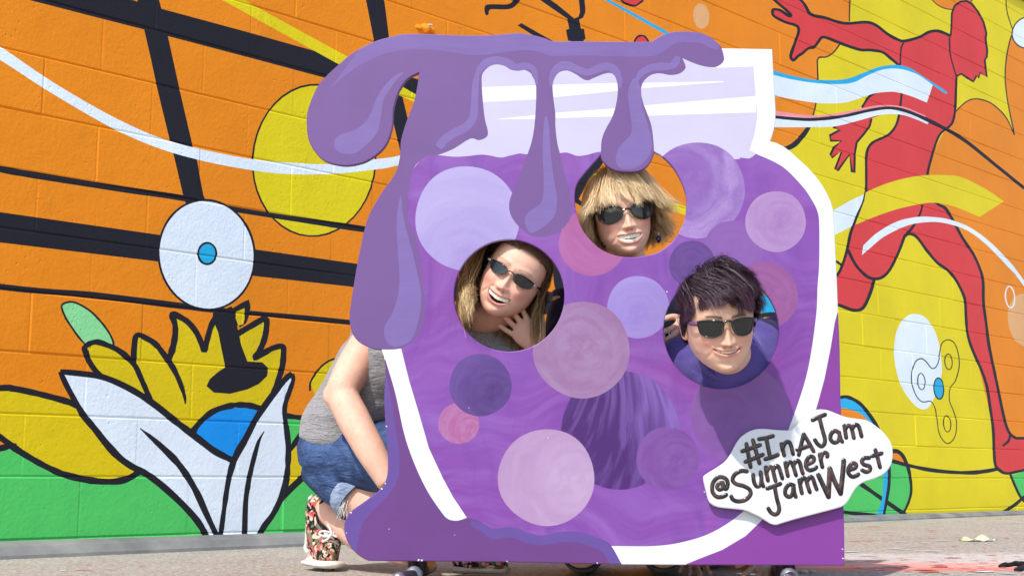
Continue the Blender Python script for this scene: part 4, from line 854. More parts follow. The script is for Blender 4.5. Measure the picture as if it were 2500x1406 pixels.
def strands_mesh(name, S_, rad, mat, parent, Mx, cval, tip=.15):
    """fine flat strands lying along the head"""
    N, m_, _ = S_.shape
    T = np.gradient(S_, axis=1); T /= np.maximum(np.linalg.norm(T, axis=2, keepdims=True), 1e-9)
    nn = ellip(S_)[1] + np.random.default_rng(9).normal(0, .35, (N, 1, 3)); X = np.cross(T, nn); X /= np.maximum(np.linalg.norm(X, axis=2, keepdims=True), 1e-9)
    rr = rad * (1 - (1 - tip) * np.linspace(0, 1, m_) ** 2)[None, :, None] * (.6 + .8 * np.random.default_rng(3).random((N, 1, 1)))
    V = np.stack([S_ - X * rr, S_ + X * rr], 2).reshape(-1, 3)
    Mn = np.array(Mx); V = V @ Mn[:3, :3].T + Mn[:3, 3]
    base = (np.arange(N) * m_ * 2)[:, None] + (np.arange(m_ - 1) * 2)[None, :]
    Fq = np.stack([base, base + 1, base + 3, base + 2], -1).reshape(-1, 4)
    me = bpy.data.meshes.new(name); me.vertices.add(len(V)); me.vertices.foreach_set('co', V.ravel())
    me.loops.add(len(Fq) * 4); me.loops.foreach_set('vertex_index', Fq.ravel().astype(np.int32))
    me.polygons.add(len(Fq)); me.polygons.foreach_set('loop_start', np.arange(0, len(Fq) * 4, 4, dtype=np.int32))
    me.polygons.foreach_set('use_smooth', np.ones(len(Fq), bool)); me.update(calc_edges=True); me.materials.append(mat)
    at_ = me.attributes.new('hair', 'FLOAT_COLOR', 'POINT')
    lc = np.zeros((N, m_, 2, 4), np.float32); lc[..., 0] = cval[:, None, None]; lc[..., 1] = np.linspace(0, 1, m_)[None, :, None]; lc[..., 3] = 1
    at_.data.foreach_set('color', lc.ravel())
    return link(bpy.data.objects.new(name, me), parent)
def hair_mat(name, root, mid, tip, lo, rough=.42):
    m = NT(name); a = m.n('Attribute', attribute_name='hair'); s_ = m.n('SeparateColor'); m.l(a.outputs['Color'], s_.inputs[0])
    c = m.mix(m.ramp(s_.outputs[1], .0, .55), lin(*root), lin(*mid)); c = m.mix(m.ramp(s_.outputs[1], .45, 1.0), c, lin(*tip))
    c = m.mix(m.ramp(s_.outputs[0], .35, 1.0, 0, .85), c, lin(*lo))
    return m.done(c, rough, .45)
def head_matrix(eye, roll, yaw, pitch, scale=1.0):
    """place a head so that the point between the eyes sits at `eye`; roll>0 leans to picture left"""
    R = Matrix.Rotation(math.radians(yaw), 4, 'Z') @ Matrix.Rotation(math.radians(pitch), 4, 'X')
    R = Matrix.Rotation(math.radians(roll), 4, 'Y') @ R
    off = R @ Vector((0, -.088 * scale, 0))
    return Matrix.Translation(Vector(eye) - off) @ R @ Matrix.Scale(scale, 4)
def tf(Mx, P): Mn = np.array(Mx); P = np.atleast_2d(np.asarray(P, float)); return P @ Mn[:3, :3].T + Mn[:3, 3]
def person_mesh(name, Mx, hd, body, skin, parent, ears=True):
    V, F_, t1, t2 = hd; Vs = [tf(Mx, V)]; Fs = [tuple(f) for f in F_]; T1 = [t1]; T2 = [t2]; k = len(V)
    if ears:
        for sd in (-1, 1):
            v, f = ear_mesh(sd); Vs.append(tf(Mx, v)); Fs += [tuple(i + k for i in q) for q in f]; k += len(v)
            e = np.zeros((len(v), 3)); e[:, 1] = .35; T1.append(e); T2.append(np.zeros((len(v), 3)))
    for v, f in body:
        Vs.append(np.asarray(v)); Fs += [tuple(i + k for i in q) for q in f]; k += len(v); T1.append(np.zeros((len(v), 3))); T2.append(np.zeros((len(v), 3)))
    o = mesh_obj(name, np.vstack(Vs), Fs, skin, parent, smooth=True)
    for nm, T in (('tint', T1), ('tint2', T2)):
        a = o.data.attributes.new(nm, 'FLOAT_COLOR', 'POINT'); q = np.ones((k, 4), np.float32); q[:, :3] = np.vstack(T); a.data.foreach_set('color', q.ravel())
    return o
tm = NT('tooth_enamel'); tooth_m = tm.done(lin(242, 234, 214), .3, .4, Subsurface_Weight=.1)
def teeth(parent, Mx, mw, mz, curve, up, lo, rows, hu=.009, hl=.007, wid=.0082, y0=-.0915):
    """rows of teeth as curved strips, grooved between neighbours, edges slightly scalloped"""
    V, Fs = [], []
    for r_ in rows:
        n_, m_ = 81, 6; k = len(V); wd_ = wid if r_ == 'u' else wid * .74
        for i in range(n_):
            x = (i / (n_ - 1) * 2 - 1) * mw; ph = (abs(x) / wd_) % 1.0; groove = max(0, 1 - min(ph, 1 - ph) / .13); idx = int(abs(x) / wd_)
            fall = math.sqrt(max(0, 1 - (x / (mw * 1.02)) ** 2)); zb = mz + curve * x * x
            ln = (hu if r_ == 'u' else hl) * (1 - .05 * groove) * (.93 if idx == 1 else 1.0) * (.72 + .28 * fall)
            for j in range(m_):
                q = j / (m_ - 1)
                if r_ == 'u': z = zb + up * fall + .0025 - q * (ln + .0025)
                else: z = zb - lo * fall - .0025 + (1 - q) * (ln + .0025)
                rd = .0009 * (2 * q - 1) ** 4
                V.append((x, y0 + (.0012 if r_ == 'l' else 0) + 13.5 * x * x + .0024 * groove + rd + .0012 * (min(ph, 1 - ph) - .5) ** 2, z))
        for i in range(n_ - 1):
            for j in range(m_ - 1): a = k + i * m_ + j; Fs.append((a, a + 1, a + m_ + 1, a + m_))
    return mesh_obj('teeth', tf(Mx, V), Fs, tooth_m, parent, smooth=True)
bm_ = NT('black_frame_plastic'); frame_m = bm_.done((.008, .008, .009), .12, .6)
lm_ = NT('dark_tinted_lens'); lens_m = lm_.done((.012, .013, .012), .04, .65)
sl_ = NT('silver_trim'); silver_m = sl_.done((.75, .76, .78), .2, .6, Metallic=.9)
def sunglasses(label, Mx, outline, gap, bow, thick, y0, z0, temple_h, temple_mat, trim=None, ear_z=-.002):
    """outline: lens outline for the picture-right eye, x measured from the middle of the face"""
    g = empty('sunglasses', tuple(tf(Mx, [0, y0, z0])[0])); tag(g, label, 'sunglasses', 'sunglasses worn by the three people')
    base = np.array(g.location)
    P = smooth(outline, 5, True); c = P.mean(0)
    bend = lambda x: bow * x * x
    for sd in (-1, 1):
        Q = P * np.array([sd, 1]); cc = c * np.array([sd, 1]); n_ = len(Q)
        V = [(cc[0], y0 + bend(cc[0]) - .0016, z0 + cc[1])] + [(cc[0] + (q[0] - cc[0]) * k, y0 + bend(cc[0] + (q[0] - cc[0]) * k) - .0016 * (1 - k * k), z0 + cc[1] + (q[1] - cc[1]) * k) for k in (.5, .95) for q in Q]
        Fs = [(0, 1 + i, 1 + (i + 1) % n_) for i in range(n_)] + [(1 + i, 1 + n_ + i, 1 + n_ + (i + 1) % n_, 1 + (i + 1) % n_) for i in range(n_)]
        mesh_obj('lens', tf(Mx, V) - base, Fs, lens_m, g, smooth=True)
        # rim
        V, Fs = [], []; seg = 8
        for i, q in enumerate(Q):
            o2 = (q - cc) / np.linalg.norm(q - cc); th_ = thick * (1.25 if o2[1] > .3 else .8)
            for j in range(seg): a = 2 * math.pi * j / seg; r_ = q + o2 * (math.cos(a) * th_ + th_ * .3); V.append((r_[0], y0 + bend(r_[0]) + math.sin(a) * .0022, z0 + r_[1]))
        for i in range(n_):
            for j in range(seg): k = (j + 1) % seg; i2 = (i + 1) % n_; Fs.append((i * seg + j, i * seg + k, i2 * seg + k, i2 * seg + j))
        mesh_obj('rim', tf(Mx, V) - base, Fs, frame_m, g, smooth=True)
        xo = Q[:, 0][np.argmax(np.abs(Q[:, 0]))]; zo = P[np.argmax(P[:, 0]), 1]; zo = max(zo, P[:, 1].max() * .55)
        xs = np.array([xo, xo + sd * .006, sd * .0805, sd * .0815, sd * .0800]); ys = np.array([y0 + bend(xo), y0 + bend(xo) + .004, y0 + bend(xo) + .022, -.01, .022]); zs = np.array([z0 + zo, z0 + zo, z0 + zo - .0005, ear_z + .006, ear_z - .006])
        V, Fs = loft(np.stack([xs, ys, zs], 1), [(.0016, temple_h), (.0018, temple_h), (.0016, temple_h * .9), (.0015, temple_h * .7), (.0015, temple_h * .5)], 8, (0, 0, 1), 4)
        mesh_obj('temple', tf(Mx, V) - base, Fs, temple_mat, g, smooth=True)
        if trim:
            V, Fs = loft([(xo + sd * .001, y0 + bend(xo) - .003, z0 + zo), (xo + sd * .008, y0 + bend(xo) + .003, z0 + zo)], [(.0012, .0032), (.0012, .0032)], 8, (0, 0, 1), 2)
            mesh_obj('hinge_trim', tf(Mx, V) - base, Fs, silver_m, g)
    xi = P[:, 0].min(); zi = P[np.argmin(P[:, 0]), 1]
    V, Fs = loft([(-xi - .001, y0 + .0005, z0 + zi + gap), (0, y0 - .0005, z0 + zi + gap + .0035), (xi + .001, y0 + .0005, z0 + zi + gap)], [(.0021, thick * 1.3), (.0021, thick), (.0021, thick * 1.3)], 8, (0, 0, 1), 5)
    mesh_obj('bridge', tf(Mx, V) - base, Fs, frame_m, g, smooth=True)
    return g
# ---------------------------------------------------------------- people
def sub(o, part): o.parent = part; return o                # a sub-part, built in the same coordinates as its part
def A_(*p): return at(*p)
HL_AZ, HL_Z = np.radians([0, 40, 62, 80, 100, 180]), np.array([.070, .066, .046, .002, -.030, -.075])
def scalp_roots(n, seed, hz=0.0):
    q = sphere_pts(n); r = np.random.default_rng(seed); q = q + r.normal(0, .012, q.shape); q /= np.linalg.norm(q, axis=1, keepdims=True)
    p = HC + HR * q; az = np.arctan2(np.abs(p[:, 0]), -p[:, 1]); ok = p[:, 2] > np.interp(az, HL_AZ, HL_Z) + hz
    return p[ok], r
def tang(v, n_): return v - n_ * (v * n_).sum(1, keepdims=True)
def unit(v): return v / np.maximum(np.linalg.norm(v, axis=1, keepdims=True), 1e-9)
def first_below(path, zend):
    N, K, _ = path.shape; end = np.full(N, K - 1.0)
    az = np.arctan2(np.abs(path[..., 0]), -path[..., 1]); lim = zend(path, az)
    below = path[..., 2] < lim; has = below.any(1); end[has] = np.maximum(below[has].argmax(1), 3)
    return end

# ---- person at the upper hole: short blonde hair
p2 = empty('person', tuple(A_(1530, 1390, 3.45) * [1, 1, 0])); tag(p2, 'smiling person with short tousled blonde hair and oval black sunglasses in upper hole', 'person', 'people behind the cutout board')
sk2 = skin_mat('skin_warm', (240, 192, 166), (226, 150, 128), (206, 124, 114), (112, 84, 60))
M2 = head_matrix(A_(1529, 518, 3.135), -9, 2, 6, .93)
mp2 = dict(mw=.0325, mz=-.069, curve=6.5, up=.0065, lo=.0125)
h2 = head_mesh(**mp2, cheek=.008, hairline=.066, nose=1.0, jaw=.97, fold=.0026)
nk = tf(M2, [(0, .030, -.06), (0, .042, -.11)])
b2 = fuse([loft([nk[0], nk[1], A_(1545, 690, 3.30), A_(1540, 740, 3.33)], [.050, .050, .055, .075], 20),
           loft([A_(1540, 690, 3.33), A_(1540, 760, 3.36), A_(1530, 880, 3.42), A_(1525, 1030, 3.48), A_(1520, 1120, 3.5)], [(.11, .07), (.165, .10), (.15, .11), (.15, .12), (.16, .12)], 28),
           loft([A_(1395, 735, 3.36), A_(1380, 860, 3.34), A_(1390, 960, 3.36), A_(1440, 1080, 3.30), A_(1470, 1170, 3.28)], [.055, .046, .042, .036, .027], 18),
           loft([A_(1680, 735, 3.38), A_(1735, 820, 3.47), A_(1742, 850, 3.45), A_(1715, 820, 3.36), A_(1690, 798, 3.30)], [.055, .046, .042, .034, .027], 18),
           loft([A_(1475, 1120, 3.5), A_(1440, 1230, 3.35), A_(1420, 1330, 3.27)], [.09, .075, .055], 18), loft([A_(1420, 1335, 3.27), A_(1425, 1350, 3.5), A_(1430, 1345, 3.78)], [.052, .05, .034], 18),
           loft([A_(1570, 1120, 3.5), A_(1600, 1230, 3.35), A_(1620, 1330, 3.27)], [.09, .075, .055], 18), loft([A_(1620, 1335, 3.27), A_(1615, 1350, 3.5), A_(1610, 1345, 3.78)], [.052, .05, .034], 18)]
          , .0055)
hd2 = fuse(hand_pieces(A_(1690, 796, 3.29), A_(1655, 822, 3.22) - A_(1690, 796, 3.29), (-.3, 0, .6), .55, .4, .85, 1), .0026, 2)
body2 = person_mesh('body', M2, h2, [b2, hd2], sk2, p2, False)
set_parent_keep(body2, p2)
navy = cloth_mat('navy_shirt_cloth', (34, 32, 62))
s2 = fuse([loft([A_(1543, 668, 3.30), A_(1541, 700, 3.335), A_(1540, 770, 3.37), A_(1530, 890, 3.43), A_(1525, 1040, 3.49), A_(1522, 1110, 3.5)], [(.066, .058), (.135, .085), (.182, .115), (.165, .125), (.165, .132), (.168, .13)], 30),
           loft([A_(1410, 728, 3.37), A_(1392, 790, 3.36), A_(1386, 850, 3.345)], [.07, .066, .064], 20), loft([A_(1668, 725, 3.38), A_(1695, 790, 3.42), A_(1712, 850, 3.47)], [.07, .066, .062], 20)], .0065, 4, .004, 3)
set_parent_keep(mesh_obj('shirt', *s2, navy, smooth=True), p2)
jean = cloth_mat('dark_denim', (38, 44, 66), 500, .4, .2)
t2 = fuse([loft([A_(1522, 1080, 3.5), A_(1521, 1130, 3.5)], [(.165, .13), (.17, .13)], 24), loft([A_(1475, 1120, 3.5), A_(1440, 1230, 3.35), A_(1420, 1325, 3.28)], [.10, .084, .066], 20), loft([A_(1420, 1330, 3.28), A_(1425, 1345, 3.5), A_(1430, 1345, 3.72)], [.062, .058, .045], 18),
           loft([A_(1570, 1120, 3.5), A_(1600, 1230, 3.35), A_(1620, 1325, 3.28)], [.10, .084, .066], 20), loft([A_(1620, 1330, 3.28), A_(1615, 1345, 3.5), A_(1610, 1345, 3.72)], [.062, .058, .045], 18)], .008, 3, .003, 9)
set_parent_keep(mesh_obj('trousers', *t2, jean, smooth=True), p2)
set_parent_keep(teeth(p2, M2, mp2['mw'] * .93, mp2['mz'], mp2['curve'], mp2['up'], mp2['lo'], 'ul', .0100, .0066, .0088), p2)
r2, g2 = scalp_roots(24000, 21)
def tgt2(p, n_, t):
    rad = unit(tang(p - np.array([-.012, .03, .125]), n_)); dn = tang(np.tile([[0, 0, -1.0]], (len(p), 1)), n_)
    fr = sstep(-p[:, 1], .02, .07)[:, None] * sstep(p[:, 2], .0, .04)[:, None]
    sw = np.clip((p[:, :1] + .022) * 16, -.6, .75) * np.array([[1, 0, 0]]) * fr
    v = rad * .8 + dn * .8 + sw
    side = sstep(np.abs(p[:, 0]), .05, .075)[:, None] * (p[:, 2:3] < .03)
    v = v + side * (n_ * (.35 + .25 * t) * (t > .55)) - 0.35 * n_ * (1 - side) * (t > .25)
    return v
lift2 = .10 + .24 * g2.random(len(r2)); d2 = unit(ellip(r2)[1] * .7 + unit(tang(r2 - np.array([0, .03, .125]), ellip(r2)[1])) * .6)
pa = grow(r2, d2, tgt2, .0062, 46, lift2, .30)
jit = g2.random(len(r2))
e2 = first_below(pa, lambda P, az: np.interp(az, np.radians([0, 30, 50, 68, 85, 110, 180]), [.027, .024, .006, -.040, -.072, -.085, -.09]) + (jit[:, None] ** 1.5 - .3) * .042 + .026 * np.exp(-((P[..., 0] + .016) / .016) ** 2) * (P[..., 1] < 0))
S2 = resample(pa, e2, 13)
S2, cl = clump(S2, 210, .75, 5)
w_ = np.linspace(0, 1, 13)[None, :, None]; ph = g2.random(210)[cl][:, None, None] * 6.28
S2 = S2 + .0075 * w_ ** 1.6 * np.concatenate([np.sin(ph + 4 * w_), np.cos(ph * 1.7 + 4 * w_), np.sin(ph * 2.3 + 3 * w_)], 2) + g2.normal(0, .0017, S2.shape) * w_
flick = (w_ ** 5) * (np.abs(S2[:, -1:, 0:1]) > .062) * (S2[:, -1:, 2:3] < .01); S2 = S2 + flick * np.concatenate([np.sign(S2[:, -1:, 0:1]) * .042 * (.2 + jit[:, None, None]), -.004 + 0 * jit[:, None, None], .007 * jit[:, None, None]], 2)
S2 = S2 + g2.normal(0, .011, (len(S2), 1, 3)) * (g2.random((len(S2), 1, 1)) < .07) * w_ ** 1.5
hm2 = hair_mat('blonde_hair', (132, 104, 76), (224, 190, 140), (248, 224, 178), (150, 116, 86))
set_parent_keep(strands_mesh('hair', S2, .00062, hm2, p2, M2, np.clip((g2.random(210)[cl] * .7 + .3 * g2.random(len(S2))), 0, 1) ** 1.6), p2)
ov = [(.0125, .006), (.021, .0165), (.037, .0195), (.055, .0180), (.069, .011), (.073, .001), (.069, -.0115), (.056, -.0205), (.039, -.0215), (.023, -.0155), (.0145, -.005)]
sunglasses('oval black sunglasses on the blonde haired person in upper hole', M2, ov, .002, 6.0, .0026, -.1035, -.002, .0045, frame_m, None)
ek = NT('dark_amethyst'); ear_m = ek.done((.03, .015, .05), .15, .6)
for (px, py), lab in (((1475, 597), 'left'), ((1608, 584), 'right')):
    b = A_(px, py, 3.215); er = empty('earring', tuple(b)); tag(er, f'dark oval drop earring hanging on {lab} of blonde person in upper hole', 'earring', 'drop earrings')
    V, Fs = loft([(0, 0, .009), (0, 0, .004), (0, 0, -.003), (0, 0, -.009)], [.003, .0068, .0072, .003], 14, (0, 1, 0), 4); mesh_obj('stone', V, Fs, ear_m, er, smooth=True)
    V, Fs = loft([(0, 0, .008), (.001, .001, .018), (.002, .004, .026)], [.0009, .0009, .0009], 6, (0, 1, 0), 3); mesh_obj('hook', V, Fs, silver_m, er)

# ---- person at the left hole: long fair hair, head tilted, kneeling beside the board
p1 = empty('person', tuple(A_(850, 1390, 3.58) * [1, 1, 0])); tag(p1, 'laughing person with long wavy hair, grey t-shirt and denim shorts kneeling behind left hole', 'person', 'people behind the cutout board')
sk1 = skin_mat('skin_fair', (230, 182, 158), (218, 136, 118), (200, 104, 100), (84, 60, 44))
M1 = head_matrix(A_(1247, 670, 3.135), 31, -2, 8, .98)
mp1 = dict(mw=.031, mz=-.066, curve=8.0, up=.003, lo=.0155)
h1 = head_mesh(**mp1, cheek=.009, hairline=.062, nose=.95, jaw=.97)
nk = tf(M1, [(0, .032, -.06), (-.004, .05, -.112)])
arm1 = [A_(930, 800, 3.42), A_(880, 870, 3.38), A_(842, 940, 3.35), A_(838, 968, 3.34), A_(862, 1020, 3.31), A_(905, 1100, 3.28), A_(950, 1180, 3.26)]
arm1r = [.052, .049, .0450, .0415, .0435, .039, .029]
hp = [A_(815, 1112, 3.56), A_(875, 1190, 3.52), A_(945, 1265, 3.47), A_(1000, 1322, 3.43)]
b1 = fuse([loft([nk[0], nk[1], A_(1120, 790, 3.36), A_(1060, 830, 3.40)], [.050, .049, .056, .07], 20),
           loft([A_(1090, 815, 3.40), A_(1010, 830, 3.43), A_(940, 900, 3.47), A_(880, 985, 3.52), A_(842, 1080, 3.56), A_(838, 1125, 3.56)], [.08, .125, .118, .11, .118, .12], 28, (.4, -.9, .1)),
           loft(arm1, arm1r, 22), loft([A_(822, 940, 3.345), A_(806, 964, 3.34), A_(818, 985, 3.335)], [.02, .021, .018], 14), loft(hp, [.10, .078, .068, .055], 22), loft([A_(1000, 1328, 3.44), A_(900, 1310, 3.54), A_(820, 1262, 3.63), A_(792, 1235, 3.67)], [.054, .052, .040, .034], 20),
           loft([A_(870, 1112, 3.52), A_(1010, 1120, 3.38), A_(1160, 1130, 3.3)], [.10, .08, .06], 20), loft([A_(1160, 1130, 3.3), A_(1150, 1250, 3.36), A_(1140, 1350, 3.42)], [.058, .052, .034], 18),
           loft([A_(1110, 830, 3.34), A_(1200, 960, 3.30), A_(1310, 985, 3.30), A_(1330, 920, 3.29), A_(1318, 850, 3.265)], [.052, .045, .041, .035, .026], 18)]
          , .0050)
hd1 = fuse(hand_pieces(A_(1318, 850, 3.262), A_(1262, 790, 3.240) - A_(1318, 850, 3.262), A_(1300, 740, 3.25) - A_(1280, 810, 3.25), .30, 1.5, .90, -1), .0026, 2)
hd1b = fuse(hand_pieces(A_(952, 1184, 3.26), A_(975, 1260, 3.25) - A_(952, 1184, 3.26), (1, 0, .3), .2, .5, .92, 1), .0030, 2)
body1 = person_mesh('body', M1, h1, [b1, hd1, hd1b], sk1, p1, False)
set_parent_keep(body1, p1)
def shirt_mat():
    m = NT('heather_grey_jersey'); v = m.coord('Object')
    st_ = m.noise(m.coord('Object', (240, 240, 900)), 1, 3, .7); c = m.mix(m.ramp(st_, .3, .7), lin(104, 102, 104), lin(176, 174, 176))
    n_ = m.bump(m.noise(m.coord('Object', (6, 6, 26), (.5, .3, 0)), 2.2, 5, .6, 1.2), .7, .016, m.bump(st_, .15, .002)); return m.done(c, .95, .1, n_, Sheen_Weight=.3)
grey = shirt_mat()
s1 = fuse([loft([A_(1060, 840, 3.40), A_(1130, 852, 3.37), A_(1200, 862, 3.35), A_(1240, 910, 3.34)], [.10, .095, .08, .06], 24), loft([A_(1105, 800, 3.385), A_(1060, 815, 3.41), A_(1000, 835, 3.44), A_(940, 900, 3.475), A_(882, 985, 3.525), A_(846, 1055, 3.555), A_(840, 1082, 3.56)], [.075, .115, .138, .131, .124, .130, .126], 34, (.4, -.9, .1)),
           loft([A_(975, 800, 3.44), A_(935, 805, 3.425), A_(905, 838, 3.405)], [.082, .074, .068], 22)], .0055, 3, .0045, 11)
set_parent_keep(mesh_obj('t_shirt', *s1, grey, smooth=True), p1)
def denim_mat(nm, a, b):
    m = NT(nm); v = m.coord('Object'); tw = m.noise(m.coord('Object', (700, 700, 700)), 1, 2); c = m.mix(m.ramp(m.noise(v, 13, 5, .6, .6), .36, .66), lin(*a), lin(*b))
    c = m.mix(m.ramp(tw, .42, .62, 0, .4), c, lin(*b)); n_ = m.bump(m.noise(m.coord('Object', (14, 14, 40), (.3, .5, 0)), 1.6, 4, .6, 1.0), .8, .014, m.bump(tw, .2, .002)); return m.done(c, .85, .2, n_)
den = denim_mat('blue_denim', (36, 52, 90), (76, 100, 144)); cuffm = denim_mat('faded_denim_cuff', (120, 136, 164), (160, 174, 198))
sh1 = fuse([loft([A_(840, 1072, 3.56), A_(838, 1100, 3.56), A_(832, 1140, 3.57)], [.122, .130, .118], 30, (.4, -.9, .1)), loft([A_(815, 1110, 3.56), A_(850, 1155, 3.54), A_(882, 1196, 3.515)], [.112, .100, .086], 26), loft([A_(870, 1112, 3.52), A_(960, 1116, 3.43), A_(1020, 1120, 3.38)], [.11, .098, .09], 22)], .0055, 3, .004, 5)
so = mesh_obj('denim_shorts', *sh1, den, smooth=True); set_parent_keep(so, p1)
ca, cb_ = A_(872, 1184, 3.522), A_(893, 1211, 3.506)
V, Fs = loft([ca, (ca + cb_) / 2, cb_], [.090, .0925, .0895], 30); sub(mesh_obj('cuff', V, Fs[:-60], cuffm, smooth=True), so)
V, Fs = loft([ca, (ca + cb_) / 2, cb_], [.080, .0825, .0805], 30); sub(mesh_obj('cuff', V, Fs[:-60], cuffm, smooth=True), so)
thm = cloth_mat('white_thread', (214, 214, 212)); V, Fs = [], []
for q in range(16):
    s_ = A_(843 + random.uniform(-8, 8), 1228 + random.uniform(-10, 6), 3.44 + random.uniform(-.01, .02)); e_ = s_ + np.array([random.uniform(-.018, .006), random.uniform(-.01, .01), -random.uniform(.025, .06)]); v_, f_ = loft([s_, (s_ + e_) / 2 + [random.uniform(-.004, .004), 0, 0], e_], [.0011, .0009, .0006], 5, (0, 1, 0), 3); k = len(V); V += list(v_); Fs += [tuple(i + k for i in f) for f in f_]
sub(mesh_obj('frayed_threads', V, Fs, thm), so)
# pocket and seam stitching on the shorts
stm = cloth_mat('tan_stitching', (176, 150, 112))
def floral_mat():
    m = NT('floral_canvas'); v = m.coord('Object'); vo = m.n('TexVoronoi'); vo.inputs['Scale'].default_value = 105; m.l(m.coord('Object', (1, 1, 1)), vo.inputs['Vector'])
    sp = m.n('SeparateColor'); m.l(vo.outputs['Color'], sp.inputs[0])
    c = m.mix(m.ramp(sp.outputs[0], .52, .56), lin(30, 32, 34), lin(118, 116, 92)); c = m.mix(m.ramp(sp.outputs[1], .74, .77), c, lin(196, 84, 84)); c = m.mix(m.ramp(sp.outputs[2], .74, .77), c, lin(226, 188, 164)); c = m.mix(m.ramp(sp.outputs[0], .86, .88), c, lin(96, 116, 92))
    c = m.mix(m.ramp(vo.outputs['Distance'], .0, .35, 0, 1), m.mix(.2, c, lin(240, 150, 140)), c)
    b2_ = m.noise(v, 38, 3); rose = m.mix(m.ramp(m.noise(v, 85, 2), .45, .55), lin(196, 60, 66), lin(240, 160, 150)); c = m.mix(m.ramp(b2_, .64, .68), c, rose)
    return m.done(c, .9, .15, m.bump(m.noise(v, 500, 2), .2, .002))
floral = floral_mat(); rub = NT('white_rubber'); vv = rub.coord('Object'); rubber = rub.done(rub.mix(rub.ramp(rub.noise(vv, 30, 4), .4, .7), lin(206, 200, 188), lin(232, 228, 220)), .6, .3); blk = cloth_mat('black_lining', (22, 20, 22))
lacem = cloth_mat('white_lace', (232, 230, 228), 900)
def tubes(name, paths, r_, mat, parent, seg=6):
    V, Fs = [], []
    for P in paths: v_, f_ = loft(P, [r_] * len(P), seg, (0, 1, 0), 5); k = len(V); V += list(v_); Fs += [tuple(i + k for i in f) for f in f_]
    o = mesh_obj(name, V, Fs, mat, smooth=True); sub(o, parent); return o
up1 = fuse([loft([A_(779, 1220, 3.685), A_(781, 1250, 3.68), A_(786, 1290, 3.67), A_(792, 1330, 3.655), A_(797, 1345, 3.63), A_(803, 1358, 3.59), A_(804, 1363, 3.56)], [(.036, .036), (.041, .042), (.047, .046), (.051, .048), (.050, .038), (.046, .026), (.026, .016)], 26, (1, 0, 0))], .004, 5)
shoe = mesh_obj('shoe', *up1, floral, smooth=True); set_parent_keep(shoe, p1); shoe['label'] = 'floral canvas lace up shoe with heel raised'
sol = fuse([loft([A_(760, 1214, 3.70), A_(757, 1250, 3.70), A_(753, 1300, 3.70), A_(754, 1340, 3.69), A_(765, 1366, 3.66)], [(.008, .032), (.008, .034), (.008, .038), (.009, .042), (.012, .044)], 20, (0, -1, .1)),
            loft([A_(768, 1371, 3.665), A_(790, 1374, 3.62), A_(803, 1377, 3.575), A_(806, 1378, 3.545)], [(.047, .0115), (.050, .0115), (.047, .0115), (.026, .010)], 26, (0, 0, 1))], .004, 3)
so_ = mesh_obj('sole', *sol, rubber, smooth=True); sub(so_, shoe)
tubes('shoe_lining', [[A_(790, 1218, 3.63), A_(778, 1240, 3.64), A_(776, 1270, 3.63), A_(795, 1288, 3.615), A_(822, 1292, 3.62), A_(838, 1296, 3.64)]], .0048, blk, shoe, 8)
lp = []
for k_, yy in enumerate((1302, 1318, 1333, 1346)):
    dx = k_ * -1.5; lp.append([A_(792 + dx, yy, 3.600), A_(808 + dx, yy + 5, 3.585), A_(826 + dx, yy + 2, 3.60)]); lp.append([A_(794 + dx, yy + 9, 3.598), A_(810 + dx, yy + 2, 3.582), A_(828 + dx, yy + 10, 3.60)])
lp += [[A_(810, 1300, 3.58), A_(788, 1296, 3.575), A_(780, 1303, 3.575), A_(795, 1309, 3.575), A_(812, 1303, 3.575)], [A_(810, 1302, 3.578), A_(830, 1292, 3.575), A_(836, 1302, 3.575), A_(822, 1309, 3.575), A_(811, 1304, 3.575)], [A_(810, 1303, 3.575), A_(800, 1315, 3.57), A_(788, 1322, 3.575)], [A_(811, 1303, 3.575), A_(806, 1290, 3.575), A_(800, 1280, 3.58)]]
tubes('laces', lp, .0034, lacem, shoe)
up2 = fuse([loft([A_(1118, 1362, 3.42), A_(1140, 1362, 3.41), A_(1180, 1372, 3.39), A_(1222, 1380, 3.38), A_(1236, 1384, 3.38)], [(.036, .04), (.038, .042), (.044, .03), (.04, .02), (.02, .012)], 22)], .005, 4)
sh2 = mesh_obj('shoe', *up2, floral, smooth=True); set_parent_keep(sh2, p1)
tubes('laces', [[A_(1130, 1372, 3.36), A_(1160, 1368, 3.36), A_(1180, 1374, 3.36)]], .003, lacem, sh2)
sol2 = fuse([loft([A_(1112, 1388, 3.415), A_(1150, 1388, 3.405), A_(1200, 1389, 3.385), A_(1240, 1390, 3.375)], [(.037, .012), (.040, .012), (.047, .012), (.03, .012)], 22)], .005, 3)
sub(mesh_obj('sole', *sol2, rubber, smooth=True), sh2)
set_parent_keep(teeth(p1, M1, mp1['mw'] * .92, mp1['mz'], mp1['curve'], mp1['up'], mp1['lo'], 'u', .0098), p1)
r1, g1 = scalp_roots(20000, 31, -.008)
gl = np.array(M1.to_3x3().inverted() @ Vector((0, 0, -1))); gl /= np.linalg.norm(gl)
fwd = np.array(M1.to_3x3().inverted() @ Vector((0, -1, 0))); lef = np.array(M1.to_3x3().inverted() @ Vector((-1, 0, 0)))
sd1 = np.where(r1[:, 0] < .006, -1.0, 1.0)[:, None]; jit1 = g1.random((len(r1), 1))
M1i = np.array(M1)
